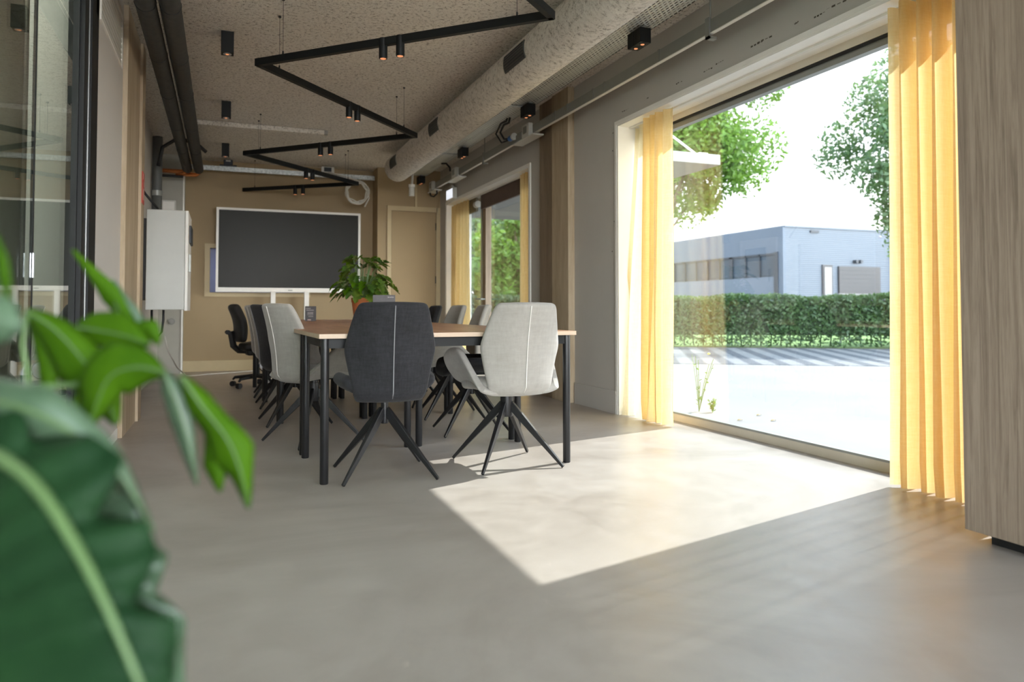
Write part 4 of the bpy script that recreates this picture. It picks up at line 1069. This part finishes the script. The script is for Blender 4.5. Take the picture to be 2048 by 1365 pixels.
MB().tube(pts, .011, 8).build('loops', M_cable, cc, smooth=True)
pts = []
for k in range(49):
    a = PI * .5 + 2 * PI * k / 24; rr = .160 + .012 * math.sin(k * .7 + 1); pts.append((cx_.x + rr * math.cos(a), 10.585 + .012 * math.sin(k * .6), cx_.z + rr * math.sin(a)))
MB().tube(pts, .010, 8).build('loops', M_cable, cc, smooth=True)
MB().tube([(1.40, 10.86, 2.84), (1.55, 10.8, 2.80), (cx_.x + .02, 10.62, cx_.z + .17), (cx_.x + .16, 10.6, cx_.z + .06), (cx_.x + .17, 10.6, cx_.z - .08), (cx_.x + .11, 10.6, cx_.z - .20)], .010, 8).build('tail', M_cable, cc, smooth=True)
pj = thing('ceiling_speaker', (.04, 10.9, 2.85), 'small dark device on top of the channel above the screen', 'device')
MB().box((-.10, -.06, -.01), (.12, .06, .0)).box((-.05, -.05, 0), (.07, .05, .075), bev=.01).build('housing', M_bframe, pj); MB().box((-.02, -.054, .045), (.04, -.05, .065)).build('label_plate', M_whitep, pj)
# camera under duct, exit sign, conduit over door
wc = thing('security_camera', (2.42, 10.0, 2.56), 'small white camera hanging near the duct end', 'camera')
MB().tube([(0, 0, -.13), (0, 0, -.0)], .038, 14).build('body', M_whitep, wc); MB().tube([(0, 0, 0), (.03, .02, .39)], .016, 8).build('stem', M_whitep, wc); MB().tube([(0, 0, -.005), (0, 0, .03)], .045, 14).build('collar', M_white, wc)
ex = thing('exit_sign', (2.98, 9.9, 2.42), 'small lit white sign box above the rear window', 'sign')
MB().box((0, -.01, -.005), (.06, .33, .155), bev=.004).build('housing', M_whitep, ex); MB().box((-.003, .01, .01), (0, .31, .14)).build('face', M_exit, ex); MB().box((.02, .12, .155), (.06, .2, .195)).build('mount', M_whitep, ex)
cdt = MB().box((2.655, 10.755, 2.391), (2.685, 10.78, CZ - .001)).build('conduit', M_beige2); tag(cdt, 'thin ochre conduit running from the door frame to the ceiling', 'conduit')

# ================================================================= FOREGROUND PLANT
def catmull(P_, n):
    out = []; m = len(P_) - 1
    for i in range(n + 1):
        t = i / n * m; k = min(int(t), m - 1); f = t - k
        p0 = P_[max(k - 1, 0)]; p1 = P_[k]; p2 = P_[k + 1]; p3 = P_[min(k + 2, m)]
        out.append([.5 * ((2 * b) + (-a + c) * f + (2 * a - 5 * b + 4 * c - d) * f * f + (-a + 3 * b - 3 * c + d) * f ** 3) for a, b, c, d in zip(p0, p1, p2, p3)])
    return out
# each leaf: midrib (u, v, depth) samples, half widths in pixels left / right of the midrib direction
PB = Vector((-.42, .62, 0))
fp = thing('foliage_plant', tuple(PB), 'large blurred green leafy plant in the left foreground', 'plant')
def leaf(mid, wl, wr, m, fold=.012, name='leaf', rib=None, n=26, tilt=0.0, bumpy=0.0):
    c = catmull(mid, n)
    L_ = [cinterp([(i / (len(wl) - 1), w_) for i, w_ in enumerate(wl)], k / n) for k in range(n + 1)]
    R_ = [cinterp([(i / (len(wr) - 1), w_) for i, w_ in enumerate(wr)], k / n) for k in range(n + 1)]
    g = MB(); cols = 6; vs_ = []; ribp = []
    for k in range(n + 1):
        a = c[max(k - 1, 0)]; b = c[min(k + 1, n)]; du, dv = b[0] - a[0], b[1] - a[1]; l = math.hypot(du, dv) or 1; nx, ny = -dv / l, du / l
        u, v, d = c[k]
        for q in range(-3, 4):
            w_ = (L_[k] if q < 0 else R_[k]) * abs(q) / 3 * (-1 if q < 0 else 1)
            dd_ = d + fold * (abs(q) / 3) ** 1.4 + tilt * q / 3 + bumpy * math.sin(k * 1.1 + q)
            vs_.append(tuple(at(u + nx * w_, v + ny * w_, dd_) - PB))
        ribp.append(tuple(at(u, v, d - .003) - PB))
    fs = [(k * 7 + q, k * 7 + q + 1, k * 7 + q + 8, k * 7 + q + 7) for k in range(n) for q in range(6)]
    o = g.add(vs_, fs).build(name, m, fp, smooth=True, solid=.0008)
    if rib: MB().tube(ribp, [rib * (1 - .75 * k / n) for k in range(n + 1)], 8).build('midrib', M_rib, o, smooth=True)
    return o
# big dark leaf at the bottom left (lobed right edge)
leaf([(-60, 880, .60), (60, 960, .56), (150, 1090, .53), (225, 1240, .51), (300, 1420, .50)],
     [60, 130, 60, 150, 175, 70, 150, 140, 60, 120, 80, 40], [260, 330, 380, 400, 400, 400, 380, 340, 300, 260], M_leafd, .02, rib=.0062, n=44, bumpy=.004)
# lobed shiny edge leaf behind it
leaf([(120, 900, .66), (190, 1000, .64), (250, 1120, .62), (300, 1240, .61), (345, 1420, .60)],
     [30, 75, 40, 90, 50, 85, 30, 70, 40, 30], [120, 120, 120, 120, 120], M_leafg, .012, n=40, bumpy=.005)
# grey green glossy leaf sweeping right
leaf([(-80, 790, .62), (40, 815, .60), (150, 870, .60), (240, 950, .60), (308, 1062, .60)], [50, 45, 60, 45, 35, 12, 2], [30, 50, 55, 50, 40, 14, 2], M_leafg, .01, rib=.002)
# round grey leaf at left edge
leaf([(-40, 640, .50), (0, 645, .50), (48, 655, .50)], [30, 58, 50, 2], [30, 50, 40, 2], M_leafg, .008)
# narrow leaf rising top left
leaf([(-10, 470, .55), (0, 520, .55), (10, 560, .55), (18, 605, .55)], [4, 16, 12, 3], [4, 10, 12, 3], M_leafb, .004)
# thin leaf crossing at top
leaf([(145, 500, .85), (185, 548, .85), (225, 590, .85), (275, 665, .85)], [2, 14, 18, 4], [2, 10, 24, 8], M_leafb, .006)
leaf([(225, 560, .9), (262, 625, .9), (312, 680, .9)], [3, 16, 3], [3, 12, 3], M_leafg, .006)
# bright leaves
leaf([(52, 622, .78), (110, 660, .78), (165, 720, .78), (210, 790, .78), (232, 850, .78)], [6, 28, 40, 34, 6], [6, 40, 60, 40, 4], M_leafb, .012, rib=.0012)
leaf([(60, 640, .80), (85, 700, .80), (95, 760, .80), (90, 792, .80)], [4, 20, 22, 2], [4, 16, 16, 2], M_leafb, .006)
leaf([(152, 655, .80), (200, 662, .79), (250, 672, .78), (300, 690, .78)], [8, 36, 44, 30, 4], [8, 30, 36, 24, 4], M_leafb, .010, rib=.0012)
leaf([(330, 745, .74), (270, 735, .74), (215, 760, .74), (180, 850, .74)], [6, 40, 52, 38, 6], [4, 38, 60, 52, 8], M_leafb, .012, rib=.0012)
leaf([(262, 655, .80), (300, 660, .80), (316, 690, .80)], [4, 22, 4], [4, 18, 4], M_leafb, .005)
# drooping pair right
leaf([(325, 742, .76), (350, 800, .76), (375, 880, .76), (394, 972, .76)], [6, 24, 24, 14, 2], [6, 20, 24, 18, 2], M_leafg, .010, rib=.0012)
leaf([(362, 752, .74), (405, 815, .74), (455, 880, .74), (480, 940, .74), (497, 1018, .74)], [4, 26, 30, 44, 22, 2], [4, 26, 30, 52, 20, 2], M_leafb, .012, rib=.0012)
leaf([(410, 830, .75), (425, 880, .75), (432, 930, .75), (440, 985, .75)], [4, 18, 24, 2], [4, 16, 26, 2], M_leafb, .006)
leaf([(150, 790, .82), (160, 850, .82), (155, 900, .82), (148, 942, .82)], [4, 16, 16, 2], [4, 14, 16, 2], M_leafb, .006)
stp = MB()
def L3(u, v, d): return tuple(at(u, v, d) - PB)
stp.tube([(0, 0, .40), L3(-60, 1100, .62), L3(-20, 850, .70), L3(60, 775, .76), L3(150, 770, .78), L3(250, 735, .77), L3(330, 745, .75)], [.007, .006, .005, .004, .0028, .0022, .0018], 8)
stp.tube([L3(250, 735, .77), L3(258, 690, .80), L3(225, 590, .86)], [.002, .0018, .0012], 6)
stp.tube([L3(60, 775, .76), L3(45, 690, .78), L3(56, 625, .78)], [.0026, .002, .0014], 6)
stp.tube([(0, .02, .40), L3(-90, 1000, .62), L3(-60, 880, .60)], [.008, .006, .0055], 8)
stp.tube([(0, .02, .40), L3(-120, 900, .60), L3(-80, 700, .55), L3(-40, 640, .50)], [.007, .005, .004, .003], 8)
stp.build('stem', M_stem, fp, smooth=True)
MB().lathe([(.11, 0), (.115, .005), (.15, .36), (.155, .38), (.145, .38), (.14, .35)], 32).build('pot', M_blackp, fp, smooth=True)
MB().lathe([(.001, .34), (.141, .34), (.141, .35), (.001, .352)], 24).build('soil', M_soil, fp)
